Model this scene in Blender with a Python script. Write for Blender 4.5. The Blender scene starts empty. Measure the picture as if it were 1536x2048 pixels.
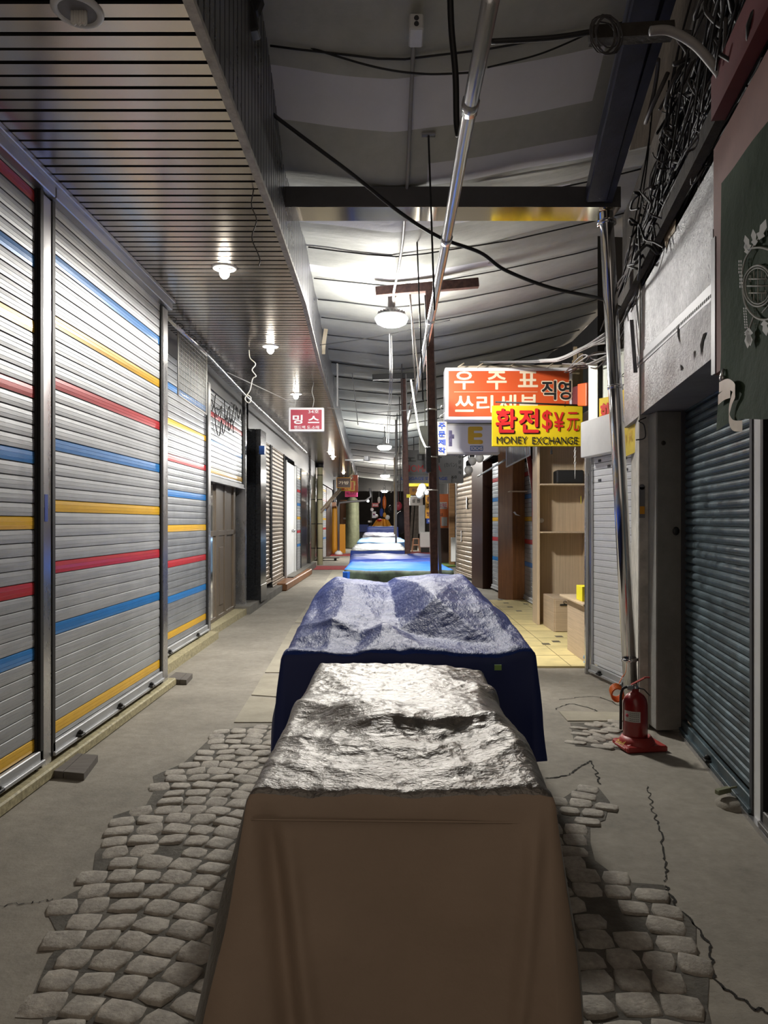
import bpy, math, random
from mathutils import Vector, noise as mn
random.seed(7)
SC = bpy.context.scene
COL = SC.collection
# ------------------------------------------------------------------ camera, world, exposure
F, VX, VY, EYE = 1420.0, 784.0, 1043.0, 1.6
cd = bpy.data.cameras.new('camera'); cam = bpy.data.objects.new('camera', cd); COL.objects.link(cam)
cam.location = (0, 0, EYE); cam.rotation_euler = (math.pi / 2, 0, 0)
cd.sensor_width = 36.0; cd.sensor_fit = 'AUTO'; cd.lens = F / 2048 * 36
cd.shift_x = -(VX - 768) / 2048; cd.shift_y = (VY - 1024) / 2048
cd.clip_start = 0.05; cd.clip_end = 300
SC.camera = cam
SC.view_settings.view_transform = 'Standard'
SC.view_settings.look = 'None'
SC.view_settings.gamma = 1.0
SC.view_settings.use_curve_mapping = False
SC.view_settings.exposure = 0.0
W = bpy.data.worlds.new('night'); SC.world = W; W.use_nodes = True
W.node_tree.nodes['Background'].inputs[0].default_value = (1.0, 0.84, 0.70, 1)
W.node_tree.nodes['Background'].inputs[1].default_value = 0.42
LED_POWER = 2450.0
BULB_POWER = 130.0

# ------------------------------------------------------------------ coordinates
def P(px, py, y):
    return Vector(((px - VX) * y / F, y, EYE + (VY - py) * y / F))
def G(px, py, z=0.0):
    y = (EYE - z) * F / (py - VY)
    return ((px - VX) * y / F, y)
def lerp(a, b, t): return a + (b - a) * t
def ss(a, b, x):
    t = max(0.0, min(1.0, (x - a) / (b - a))); return t * t * (3 - 2 * t)
def path(pts):
    def f(y):
        if y <= pts[0][0]: return pts[0][1]
        for (a, u), (b, v) in zip(pts, pts[1:]):
            if y <= b: return lerp(u, v, (y - a) / (b - a))
        return pts[-1][1]
    return f
XL = path([(0, -2.19), (6.9, -2.19), (7.0, -2.48), (9.7, -2.52), (12.4, -2.62), (20, -2.75), (28, -2.82), (45, -3.0)])
def hitL(px, off=0.0):
    k = (px - VX) / F; a, b = 1.5, 60.0
    for _ in range(50):
        m = (a + b) / 2
        if XL(m) + off > k * m: a = m     # ray still inside the corridor... (k<0)
        else: b = m
        if XL(a) + off < k * a: break
    lo, hi = 1.0, 60.0
    for _ in range(60):
        m = (lo + hi) / 2
        if k * m > XL(m) + off: lo = m
        else: hi = m
    return (k * lo, lo)
XS = path([(0, -0.84), (5, -0.84), (7, -0.87), (10, -1.01), (20, -1.35), (34, -1.75), (45, -2.1)])
SOF = EYE + 2.15
def roofz(x, y):
    b = 2.70 if y > 5.5 else (2.70 + (5.5 - y) * 0.50 if y > 4.4 else 3.25 + (4.4 - y) * 0.1)
    b -= 0.015 * max(0, y - 12)
    b = max(b, 2.3)
    r = 0.10 * max(0, -x) / 0.86 + 0.14 * max(0, x) ** 1.35
    return EYE + b + r

# ------------------------------------------------------------------ object helpers
ROOT = {}
def tag(o, label=None, cat=None, group=None, kind=None):
    if label: o['label'] = label
    if cat: o['category'] = cat
    if group: o['group'] = group
    if kind: o['kind'] = kind
    return o
def empty(name, loc=(0, 0, 0), label=None, cat=None, group=None, rz=0.0):
    o = bpy.data.objects.new(name, None); COL.objects.link(o); o.location = loc
    o.rotation_euler = (0, 0, rz); o.empty_display_size = 0.1
    ROOT[o] = Vector(loc)
    return tag(o, label, cat, group)
def copy_tree(o, parent=None):
    c = o.copy(); COL.objects.link(c); c.parent = parent
    for ch in list(o.children): copy_tree(ch, c)
    return c
class MB:
    def __init__(s): s.v = []; s.f = []; s.m = []; s.sm = []
    def add(s, vs, fs, mi=0, smooth=False):
        b = len(s.v); s.v += [tuple(v) for v in vs]
        for f in fs: s.f.append([b + i for i in f]); s.m.append(mi); s.sm.append(smooth)
    def box(s, x0, y0, z0, x1, y1, z1, mi=0, bev=0.0):
        x0, x1 = min(x0, x1), max(x0, x1); y0, y1 = min(y0, y1), max(y0, y1); z0, z1 = min(z0, z1), max(z0, z1)
        return s.obox(((x0 + x1) / 2, (y0 + y1) / 2, (z0 + z1) / 2), (1, 0, 0), (0, 1, 0), (0, 0, 1), (x1 - x0) / 2, (y1 - y0) / 2, (z1 - z0) / 2, mi, bev)
    def obox(s, c, u, v, w, a, b, d, mi=0, bev=0.0):
        c, u, v, w = Vector(c), Vector(u).normalized(), Vector(v).normalized(), Vector(w).normalized()
        e = min(bev, a * .45, b * .45, d * .45)
        if e <= 0:
            vs = [c + u * (a * i) + v * (b * j) + w * (d * k) for k in (-1, 1) for j in (-1, 1) for i in (-1, 1)]
            s.add(vs, [(0, 2, 3, 1), (4, 5, 7, 6), (0, 1, 5, 4), (2, 6, 7, 3), (0, 4, 6, 2), (1, 3, 7, 5)], mi)
            return s
        vs = []
        for k, (ins, zz) in enumerate(((e, -d), (0, -d + e), (0, d - e), (e, d))):
            A, B = a - ins, b - ins
            q = e if ins == 0 else e * .5
            for (i, j) in ((-A + q, -B), (A - q, -B), (A, -B + q), (A, B - q), (A - q, B), (-A + q, B), (-A, B - q), (-A, -B + q)):
                vs.append(c + u * i + v * j + w * zz)
        fs = [tuple(range(7, -1, -1)), tuple(range(24, 32))]
        for k in range(3):
            for i in range(8):
                fs.append((k * 8 + i, k * 8 + (i + 1) % 8, k * 8 + 8 + (i + 1) % 8, k * 8 + 8 + i))
        s.add(vs, fs, mi); return s
    def beam(s, p, q, w, h, up=(0, 0, 1), mi=0, bev=0.0):
        p, q = Vector(p), Vector(q); d = q - p; L = d.length; d.normalize()
        r = d.cross(Vector(up)).normalized(); n = r.cross(d).normalized()
        return s.obox((p + q) / 2, r, d, n, w / 2, L / 2, h / 2, mi, bev)
    def prism(s, pts, z0, z1, mi=0):
        n = len(pts)
        vs = [(x, y, z0) for x, y in pts] + [(x, y, z1) for x, y in pts]
        s.add(vs, [tuple(range(n))[::-1], tuple(range(n, 2 * n))] + [(i, (i + 1) % n, n + (i + 1) % n, n + i) for i in range(n)], mi)
        return s
    def wall(s, a, b, z0, z1, th, mi=0, bev=0.0):      # a,b plan points; thickness goes away from the corridor on the outer side
        a, b = Vector((a[0], a[1])), Vector((b[0], b[1])); d = (b - a); L = d.length; d.normalize()
        n = Vector((d.y, -d.x)); c = (a + b) / 2 + n * (th / 2)
        return s.obox((c.x, c.y, (z0 + z1) / 2), (d.x, d.y, 0), (n.x, n.y, 0), (0, 0, 1), L / 2, abs(th) / 2, (z1 - z0) / 2, mi, bev)
    def quad(s, a, b, c, d, mi=0): s.add([a, b, c, d], [(0, 1, 2, 3)], mi); return s
    def tube(s, pts, r, n=8, mi=0, cap=True):
        pts = [Vector(p) for p in pts]
        rr = r if isinstance(r, (list, tuple)) else [r] * len(pts)
        up = Vector((0, 0, 1)); vs = []
        prev = None
        for i, p in enumerate(pts):
            d = (pts[min(i + 1, len(pts) - 1)] - pts[max(i - 1, 0)])
            if d.length < 1e-9: d = Vector((0, 0, 1))
            d.normalize()
            if prev is None:
                a = d.cross(up)
                if a.length < 1e-3: a = d.cross(Vector((1, 0, 0)))
            else: a = prev - d * prev.dot(d)
            if a.length < 1e-6: a = d.cross(Vector((0.3, 1, 0.2)))
            a.normalize(); prev = a; b = d.cross(a)
            for k in range(n):
                t = 2 * math.pi * k / n
                vs.append(p + (a * math.cos(t) + b * math.sin(t)) * rr[i])
        fs = []
        for i in range(len(pts) - 1):
            for k in range(n):
                fs.append((i * n + k, i * n + (k + 1) % n, (i + 1) * n + (k + 1) % n, (i + 1) * n + k))
        if cap:
            fs.append(tuple(range(n))[::-1]); fs.append(tuple(range((len(pts) - 1) * n, len(pts) * n)))
        s.add(vs, fs, mi, True); return s
    def lathe(s, c, prof, n=24, mi=0, axis=(0, 0, 1)):
        c = Vector(c); ax = Vector(axis).normalized()
        a = ax.cross(Vector((0, 0, 1)))
        if a.length < 1e-3: a = Vector((1, 0, 0))
        a.normalize(); b = ax.cross(a); vs = []
        for r, h in prof:
            for k in range(n):
                t = 2 * math.pi * k / n
                vs.append(c + ax * h + (a * math.cos(t) + b * math.sin(t)) * max(r, 1e-4))
        fs = []
        for i in range(len(prof) - 1):
            for k in range(n):
                fs.append((i * n + k, i * n + (k + 1) % n, (i + 1) * n + (k + 1) % n, (i + 1) * n + k))
        s.add(vs, fs, mi, True); return s
    def ball(s, c, r, n=12, mi=0, sc=(1, 1, 1)):
        c = Vector(c); vs = []; m = n // 2
        for j in range(m + 1):
            ph = math.pi * j / m
            for k in range(n):
                t = 2 * math.pi * k / n
                vs.append(c + Vector((r * sc[0] * math.sin(ph) * math.cos(t), r * sc[1] * math.sin(ph) * math.sin(t), r * sc[2] * math.cos(ph))))
        s.add(vs, [(j * n + k, (j + 1) * n + k, (j + 1) * n + (k + 1) % n, j * n + (k + 1) % n) for j in range(m) for k in range(n)], mi, True)
        return s
    def grid(s, nx, ny, fn, mi=0, mfn=None, smooth=True):
        b = len(s.v)
        for j in range(ny + 1):
            for i in range(nx + 1): s.v.append(tuple(fn(i / nx, j / ny)))
        for j in range(ny):
            for i in range(nx):
                k = b + j * (nx + 1) + i
                s.f.append([k, k + 1, k + nx + 2, k + nx + 1])
                s.m.append(mfn((i + .5) / nx, (j + .5) / ny) if mfn else mi); s.sm.append(smooth)
        return s
    def build(s, name, mats, parent=None, root=None):
        if not isinstance(mats, (list, tuple)): mats = [mats]
        me = bpy.data.meshes.new(name)
        off = Vector((0, 0, 0)); top = parent
        while top is not None and top.parent is not None: top = top.parent
        if top is not None: off = ROOT.get(top, Vector((0, 0, 0)))
        me.from_pydata([(v[0] - off.x, v[1] - off.y, v[2] - off.z) for v in s.v], [], s.f)
        for m in mats: me.materials.append(m)
        me.polygons.foreach_set('material_index', s.m)
        me.polygons.foreach_set('use_smooth', s.sm)
        me.update()
        o = bpy.data.objects.new(name, me); COL.objects.link(o)
        if parent is not None: o.parent = parent
        return o
def smooth_path(pts, n=8):
    pts = [Vector(p) for p in pts]; q = [pts[0]] + pts + [pts[-1]]; out = []
    for i in range(1, len(q) - 2):
        for k in range(n):
            t = k / n; a, b, c, d = q[i - 1], q[i], q[i + 1], q[i + 2]
            out.append(0.5 * ((2 * b) + (c - a) * t + (2 * a - 5 * b + 4 * c - d) * t * t + (3 * b - a - 3 * c + d) * t ** 3))
    out.append(pts[-1]); return out

# ------------------------------------------------------------------ materials
def mat(name, col, rough=0.6, metal=0.0, bump=None, var=None, streak=None, weave=None, coat=0.0, emit=None, alpha=None, trans=None, spec=None):
    m = bpy.data.materials.new(name); m.use_nodes = True
    nt = m.node_tree; N = nt.nodes; L = nt.links; b = N['Principled BSDF']
    c = (col[0], col[1], col[2], 1)
    b.inputs['Base Color'].default_value = c; b.inputs['Roughness'].default_value = rough
    b.inputs['Metallic'].default_value = metal
    if spec is not None: b.inputs['Specular IOR Level'].default_value = spec
    if coat: b.inputs['Coat Weight'].default_value = coat; b.inputs['Coat Roughness'].default_value = 0.15
    if emit: b.inputs['Emission Color'].default_value = (*emit[0], 1); b.inputs['Emission Strength'].default_value = emit[1]
    if alpha is not None: b.inputs['Alpha'].default_value = alpha
    if trans: b.inputs['Transmission Weight'].default_value = trans
    tc = N.new('ShaderNodeTexCoord')
    def mapn(sc):
        mp = N.new('ShaderNodeMapping'); L.new(tc.outputs['Object'], mp.inputs[0])
        mp.inputs['Scale'].default_value = sc if isinstance(sc, (tuple, list)) else (sc, sc, sc); return mp
    if var or streak:
        last = None
        for spec_ in (var, streak):
            if not spec_: continue
            sc, amt = spec_[0], spec_[1]
            n = N.new('ShaderNodeTexNoise'); n.inputs['Scale'].default_value = 1.0; n.inputs['Detail'].default_value = 6; n.inputs['Roughness'].default_value = 0.65
            L.new(mapn(sc).outputs[0], n.inputs['Vector'])
            r = N.new('ShaderNodeMapRange'); r.inputs[1].default_value = 0.3; r.inputs[2].default_value = 0.7
            r.inputs[3].default_value = 1 - amt; r.inputs[4].default_value = 1 + amt * 0.5
            L.new(n.outputs[0], r.inputs[0])
            mx = N.new('ShaderNodeMix'); mx.data_type = 'RGBA'; mx.blend_type = 'MULTIPLY'; mx.inputs[0].default_value = 1.0
            if last: L.new(last, mx.inputs[6])
            else: mx.inputs[6].default_value = c
            L.new(r.outputs[0], mx.inputs[7]); last = mx.outputs[2]
            if len(spec_) > 2:
                rr = N.new('ShaderNodeMapRange'); rr.inputs[1].default_value = 0.3; rr.inputs[2].default_value = 0.7
                rr.inputs[3].default_value = max(0, rough - spec_[2]); rr.inputs[4].default_value = min(1, rough + spec_[2])
                L.new(n.outputs[0], rr.inputs[0]); L.new(rr.outputs[0], b.inputs['Roughness'])
        L.new(last, b.inputs['Base Color'])
    nrm = None
    for bp in ([bump] if bump and not isinstance(bump, list) else (bump or [])):
        kind = bp[0]; sc, st, dist = bp[1], bp[2], bp[3]
        if kind == 'noise':
            t = N.new('ShaderNodeTexNoise'); t.inputs['Scale'].default_value = 1; t.inputs['Detail'].default_value = 8; t.inputs['Roughness'].default_value = bp[4] if len(bp) > 4 else 0.6
            t.inputs['Distortion'].default_value = bp[5] if len(bp) > 5 else 0
            L.new(mapn(sc).outputs[0], t.inputs['Vector']); h = t.outputs[0]
        elif kind == 'crinkle':
            nz = N.new('ShaderNodeTexNoise'); nz.inputs['Scale'].default_value = 1; nz.inputs['Detail'].default_value = 4
            mp = mapn(sc); L.new(mp.outputs[0], nz.inputs['Vector'])
            ad = N.new('ShaderNodeVectorMath'); ad.operation = 'MULTIPLY_ADD'
            L.new(nz.outputs['Color'], ad.inputs[0]); ad.inputs[1].default_value = (1.3, 1.3, 1.3); L.new(mp.outputs[0], ad.inputs[2])
            t = N.new('ShaderNodeTexVoronoi'); t.feature = 'F1'; t.distance = 'MINKOWSKI' if False else 'EUCLIDEAN'; t.inputs['Scale'].default_value = 1.0
            t.inputs['Detail'].default_value = 2.0
            L.new(ad.outputs[0], t.inputs['Vector']); h = t.outputs['Distance']
        elif kind == 'ridge':
            t = N.new('ShaderNodeTexNoise'); t.noise_type = 'RIDGED_MULTIFRACTAL'; t.inputs['Scale'].default_value = 1; t.inputs['Detail'].default_value = 5
            t.inputs['Distortion'].default_value = 0.8
            L.new(mapn(sc).outputs[0], t.inputs['Vector']); h = t.outputs[0]
        bn = N.new('ShaderNodeBump'); bn.inputs['Strength'].default_value = st; bn.inputs['Distance'].default_value = dist
        L.new(h, bn.inputs['Height'])
        if nrm: L.new(nrm, bn.inputs['Normal'])
        nrm = bn.outputs[0]
    if nrm: L.new(nrm, b.inputs['Normal'])
    return m
M = {}
M['asphalt'] = mat('asphalt', (0.285, 0.26, 0.215), 0.85, var=(1.3, 0.3), bump=[('noise', 60, 0.5, 0.006), ('noise', 3, 0.4, 0.03)], streak=(14, 0.18))
M['concrete_slab'] = mat('concrete_slab', (0.34, 0.31, 0.24), 0.85, var=(2.5, 0.25), bump=('noise', 50, 0.5, 0.005))
M['cobble'] = mat('cobble', (0.41, 0.375, 0.32), 0.8, var=(9, 0.35), streak=(45, 0.25), bump=[('noise', 55, 0.7, 0.008), ('noise', 14, 0.4, 0.015)])
M['cobble_bed'] = mat('cobble_bed', (0.12, 0.11, 0.092), 0.95, var=(6, 0.5), bump=('noise', 40, 0.8, 0.01))
M['crack'] = mat('crack', (0.02, 0.018, 0.015), 1.0)
M['terrazzo'] = mat('terrazzo', (0.42, 0.37, 0.22), 0.6, var=(35, 0.5), bump=('noise', 60, 0.4, 0.003))
M['dark_step'] = mat('dark_step', (0.16, 0.15, 0.13), 0.7, var=(5, 0.3))
M['alu'] = mat('aluminium_slat', (0.46, 0.47, 0.48), 0.48, 0.45, streak=((1, 1.5, 60), 0.12, 0.1), var=(2.2, 0.16), bump=('noise', (3, 3, 90), 0.25, 0.002))
M['alu_dull'] = mat('aluminium_slat_dull', (0.50, 0.52, 0.54), 0.40, 0.7, streak=((1, 1.5, 60), 0.16, 0.1), var=(2.2, 0.22), bump=('noise', (3, 3, 90), 0.25, 0.002))
M['groove'] = mat('groove', (0.05, 0.05, 0.055), 0.7)
M['s_red'] = mat('stripe_red', (0.56, 0.035, 0.045), 0.35, 0.1, var=(3, 0.15), coat=0.3)
M['s_blue'] = mat('stripe_blue', (0.03, 0.22, 0.58), 0.35, 0.1, var=(3, 0.15), coat=0.3)
M['s_yellow'] = mat('stripe_yellow', (0.80, 0.46, 0.02), 0.35, 0.1, var=(3, 0.12), coat=0.3)
M['steel'] = mat('steel_post', (0.55, 0.55, 0.56), 0.28, 0.9, streak=((3, 3, 1), 0.15, 0.08))
M['steel_dark'] = mat('dark_rail', (0.025, 0.025, 0.025), 0.5, 0.3)
M['soffit'] = mat('soffit_slat', (0.57, 0.52, 0.47), 0.22, 0.92, var=(1.2, 0.12, 0.05), bump=('noise', (2.5, 6, 2), 0.12, 0.004, 0.3))
M['fascia'] = mat('fascia_slat', (0.20, 0.20, 0.215), 0.32, 0.8, var=(1.5, 0.25, 0.08))
M['header_dark'] = mat('dark_header', (0.11, 0.11, 0.115), 0.42, 0.5)
M['header'] = mat('header_steel', (0.50, 0.50, 0.51), 0.33, 0.9)
M['soffit_back'] = mat('soffit_backing', (0.008, 0.008, 0.008), 0.9)
M['trim_beige'] = mat('edge_trim', (0.36, 0.33, 0.29), 0.5, 0.4, var=(14, 0.35))
M['canopy'] = mat('canopy_cloth', (0.45, 0.455, 0.415), 0.75, var=(0.9, 0.14), streak=(9, 0.08), bump=('noise', (1.5, 5, 3), 0.3, 0.03))
M['canopy_white'] = mat('canopy_patch', (0.72, 0.72, 0.76), 0.6, var=(2, 0.08), bump=('noise', 3, 0.3, 0.02))
M['black'] = mat('black_rubber', (0.012, 0.012, 0.013), 0.55)
M['cable_grey'] = mat('cable_grey', (0.075, 0.07, 0.07), 0.6, var=(2, 0.4))
M['cable_light'] = mat('cable_light', (0.30, 0.295, 0.29), 0.5)
M['beam'] = mat('beam_paint', (0.10, 0.10, 0.105), 0.45, 0.2, var=(3, 0.2))
M['beam_under'] = mat('beam_underside_metal', (0.78, 0.72, 0.62), 0.10, 1.0)
M['beam_blue'] = mat('blue_black_beam', (0.035, 0.04, 0.075), 0.5, 0.1, var=(5, 0.4), bump=('noise', 14, 0.4, 0.01))
M['chrome'] = mat('polished_pipe', (0.74, 0.74, 0.75), 0.14, 1.0, streak=((20, 20, 1), 0.1, 0.05))
M['wrap'] = mat('pipe_wrap', (0.66, 0.68, 0.70), 0.22, 0.65, bump=('noise', (30, 3, 30), 0.4, 0.006))
M['rust'] = mat('rusty_steel', (0.095, 0.045, 0.035), 0.65, 0.2, var=(20, 0.5), bump=('noise', 60, 0.5, 0.004))
M['silver_tarp'] = mat('silver_tarp', (0.20, 0.187, 0.17), 0.36, 0.65, var=(3, 0.12), bump=[('ridge', (6, 11, 8), 0.6, 0.014), ('ridge', (17, 24, 18), 0.5, 0.006), ('crinkle', (26, 40, 26), 0.42, 0.008), ('noise', (95, 95, 95), 0.7, 0.004)])
M['tarp_front'] = mat('shaded_tarp_end', (0.295, 0.22, 0.16), 0.7, 0.0, var=(2.5, 0.1), bump=[('ridge', (3, 3, 1.2), 0.25, 0.02), ('noise', 5, 0.3, 0.03)])  # same silver tarp, the shade on its end put into a brown colour
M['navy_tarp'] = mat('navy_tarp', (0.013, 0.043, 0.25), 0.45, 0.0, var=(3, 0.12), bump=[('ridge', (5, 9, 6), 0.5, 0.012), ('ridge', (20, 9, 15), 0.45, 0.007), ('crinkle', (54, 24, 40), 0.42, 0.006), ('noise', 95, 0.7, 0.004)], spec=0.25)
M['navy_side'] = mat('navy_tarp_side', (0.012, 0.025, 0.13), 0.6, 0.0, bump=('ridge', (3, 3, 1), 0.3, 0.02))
M['blue_tarp'] = mat('bright_blue_tarp', (0.03, 0.17, 0.80), 0.6, 0.0, var=(3, 0.12), bump=[('ridge', 4, 0.4, 0.01)], spec=0.3)
M['blue_tarp2'] = mat('deep_blue_tarp', (0.03, 0.07, 0.36), 0.55, 0.0, var=(3, 0.2), bump=[('ridge', 4, 0.4, 0.01)], spec=0.35)
M['white_tarp'] = mat('white_tarp', (0.48, 0.50, 0.52), 0.5, 0.1, var=(6, 0.3), bump=[('crinkle', 10, 0.6, 0.02)])
M['lightblue_tarp'] = mat('light_blue_tarp', (0.22, 0.45, 0.80), 0.5, 0.0, var=(4, 0.12), bump=[('crinkle', 8, 0.4, 0.02)])
M['grey_tarp'] = mat('grey_violet_tarp', (0.25, 0.25, 0.36), 0.5, 0.0, var=(8, 0.4), bump=[('crinkle', 8, 0.4, 0.02)])
M['camo'] = mat('camouflage_sheet', (0.05, 0.072, 0.045), 0.6, var=(6, 0.95), bump=('ridge', 4, 0.4, 0.03))
M['cart_dark'] = mat('cart_frame_dark', (0.01, 0.011, 0.02), 0.7)
M['granite'] = mat('dark_granite', (0.018, 0.019, 0.021), 0.18, 0.0, var=(30, 0.5))
M['white_paint'] = mat('white_paint', (0.68, 0.68, 0.67), 0.5, var=(3, 0.1))
M['plaster'] = mat('grey_plaster', (0.24, 0.235, 0.215), 0.85, var=(4, 0.2), bump=('noise', 50, 0.5, 0.006))
M['plaster_light'] = mat('flaking_plaster', (0.50, 0.48, 0.43), 0.85, var=(7, 0.35), bump=('noise', 18, 0.7, 0.012))
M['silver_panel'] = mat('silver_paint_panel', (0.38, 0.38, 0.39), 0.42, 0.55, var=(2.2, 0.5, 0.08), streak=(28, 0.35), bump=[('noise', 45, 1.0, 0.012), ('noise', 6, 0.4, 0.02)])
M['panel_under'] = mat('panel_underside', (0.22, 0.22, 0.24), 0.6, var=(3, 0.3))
M['dark_wall'] = mat('dirty_dark_wall', (0.058, 0.05, 0.042), 0.9, var=(3, 0.6), bump=('noise', 12, 0.7, 0.03))
M['shop_dark'] = mat('dark_interior', (0.02, 0.018, 0.016), 0.9, var=(2, 0.3))
M['teal_slat'] = mat('teal_shutter_slat', (0.085, 0.125, 0.145), 0.42, 0.3, var=(5, 0.55, 0.15), streak=((30, 30, 3), 0.3), bump=('noise', (9, 9, 5), 0.3, 0.01))
M['grey_slat'] = mat('grey_shutter_slat', (0.16, 0.155, 0.15), 0.4, 0.5, var=(4, 0.4, 0.1))
M['brown_slat'] = mat('weathered_reflection_slat', (0.34, 0.27, 0.20), 0.42, 0.45, var=(3, 0.35, 0.1), streak=((12, 12, 2), 0.3))
M['white_slat'] = mat('white_shutter_slat', (0.70, 0.71, 0.73), 0.45, 0.1, var=(3, 0.1))
M['wood'] = mat('pale_wood_laminate', (0.60, 0.47, 0.32), 0.55, streak=((60, 60, 1.2), 0.22), var=(2, 0.08))
M['wood_h'] = mat('pale_wood_cabinet', (0.52, 0.40, 0.28), 0.55, streak=((2, 2, 60), 0.22), var=(2, 0.08))
M['brown_wood'] = mat('brown_wood_panel', (0.26, 0.11, 0.04), 0.45, streak=((30, 30, 1.5), 0.35), var=(1.5, 0.25))
M['dark_wood'] = mat('dark_wood_panel', (0.055, 0.022, 0.012), 0.4, streak=((30, 30, 1.5), 0.3))
M['door_wood'] = mat('door_wood', (0.15, 0.115, 0.08), 0.5, streak=((30, 30, 2), 0.3))
M['grey_wood'] = mat('grey_wood_board', (0.14, 0.125, 0.11), 0.85, streak=((3, 30, 3), 0.3), bump=('noise', (5, 40, 20), 0.4, 0.006))
M['glass'] = mat('shop_glass', (0.55, 0.62, 0.62), 0.05, 0.0, trans=0.9)
M['y_tile'] = mat('yellow_tile', (0.74, 0.62, 0.30), 0.5, var=(3, 0.2), streak=((3, 25, 3), 0.12))
M['tile_line'] = mat('tile_joint', (0.20, 0.16, 0.07), 0.8)
M['tile_dark'] = mat('dark_tile_inset', (0.10, 0.085, 0.06), 0.6)
M['orange'] = mat('orange_sign_face', (0.60, 0.085, 0.018), 0.45)
M['sign_cream'] = mat('sign_cream_lettering', (0.84, 0.66, 0.42), 0.5)
M['sign_white'] = mat('sign_white', (0.80, 0.80, 0.82), 0.45)
M['sign_yellow'] = mat('sign_yellow', (0.66, 0.49, 0.012), 0.4)
M['sign_red'] = mat('sign_red_lettering', (0.55, 0.02, 0.02), 0.4)
M['sign_darkred'] = mat('sign_shadow_lettering', (0.10, 0.02, 0.02), 0.4)
M['sign_black'] = mat('sign_black_lettering', (0.02, 0.02, 0.02), 0.4)
M['sign_blue'] = mat('sign_blue_lettering', (0.02, 0.06, 0.35), 0.4)
M['sign_crimson'] = mat('sign_crimson', (0.42, 0.05, 0.08), 0.4)
M['sign_grey'] = mat('sign_grey_face', (0.26, 0.265, 0.27), 0.5)
M['sign_pink'] = mat('sign_pink', (0.85, 0.08, 0.25), 0.4)
M['gold'] = mat('gold_letter', (0.75, 0.50, 0.06), 0.35, 0.3)
M['holo'] = mat('blue_foil', (0.20, 0.35, 0.75), 0.25, 0.5, var=(25, 0.6))
M['violet_foil'] = mat('violet_foil', (0.25, 0.23, 0.42), 0.3, 0.4, var=(25, 0.6))
M['ext_red'] = mat('extinguisher_red', (0.27, 0.014, 0.014), 0.28, coat=0.4)
M['ext_base'] = mat('red_plastic_base', (0.33, 0.03, 0.025), 0.45)
M['orange_plastic'] = mat('orange_plastic', (0.9, 0.16, 0.03), 0.4)
M['green_cloth'] = mat('green_banner_cloth', (0.028, 0.055, 0.028), 0.85, var=(1.2, 0.3), bump=('noise', 3, 0.5, 0.05), spec=0.2)
M['emblem'] = mat('emblem_print', (0.42, 0.43, 0.40), 0.7)
M['tape'] = mat('packing_tape', (0.42, 0.36, 0.27), 0.4, var=(6, 0.2))
M['pink_board'] = mat('dusty_pink_board', (0.24, 0.12, 0.10), 0.75, var=(3, 0.2))
M['dark_red'] = mat('dark_red_board', (0.14, 0.02, 0.025), 0.6, var=(3, 0.2))
M['lamp_body'] = mat('lamp_grey_body', (0.22, 0.22, 0.23), 0.45, 0.5)
M['led'] = mat('led_lens', (1, 1, 1), 0.4, emit=((1.0, 0.97, 0.91), LED_POWER * 0.32))
M['bulb_on'] = mat('lit_bulb', (1, 1, 1), 0.4, emit=((1.0, 0.93, 0.80), BULB_POWER))
M['bulb_warm'] = mat('warm_lit_bulb', (1, 1, 1), 0.4, emit=((1.0, 0.72, 0.42), BULB_POWER))
M['bulb_off'] = mat('bulb_glass', (0.75, 0.74, 0.70), 0.15, 0.0)
M['cream_pipe'] = mat('cream_pipe', (0.80, 0.76, 0.48), 0.5)
M['mustard'] = mat('mustard_tube', (0.72, 0.33, 0.03), 0.5)
M['red_mat'] = mat('red_floor_mat', (0.42, 0.045, 0.05), 0.9, var=(8, 0.3))
M['olive'] = mat('olive_cloth', (0.19, 0.20, 0.12), 0.8, var=(5, 0.3), bump=('ridge', (4, 4, 1), 0.5, 0.05))
M['cardboard'] = mat('cardboard', (0.42, 0.27, 0.14), 0.8)
M['green_mat'] = mat('green_board', (0.25, 0.42, 0.12), 0.7)
M['white_plastic'] = mat('white_plastic', (0.82, 0.82, 0.80), 0.4)
M['peach'] = mat('peach_plastic', (0.70, 0.38, 0.24), 0.5)
M['blue_plastic'] = mat('blue_plastic', (0.06, 0.18, 0.6), 0.45)
M['strip_black'] = mat('power_strip_black', (0.018, 0.02, 0.025), 0.35)
M['wire_white'] = mat('white_wire', (0.5, 0.49, 0.45), 0.5)
M['yellow_tag'] = mat('yellow_tag', (0.85, 0.75, 0.03), 0.5)
M['label_paper'] = mat('label_paper', (0.55, 0.53, 0.50), 0.6)
M['pale_cloth'] = mat('pale_cloth', (0.56, 0.58, 0.50), 0.75, var=(2, 0.12), bump=('noise', (6, 6, 1), 0.4, 0.03))
M['beige_board'] = mat('beige_board', (0.40, 0.31, 0.19), 0.7, streak=((20, 20, 1), 0.3))
M['brick'] = mat('ochre_brick_wall', (0.40, 0.22, 0.10), 0.85, streak=((2, 2, 40), 0.4))

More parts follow.
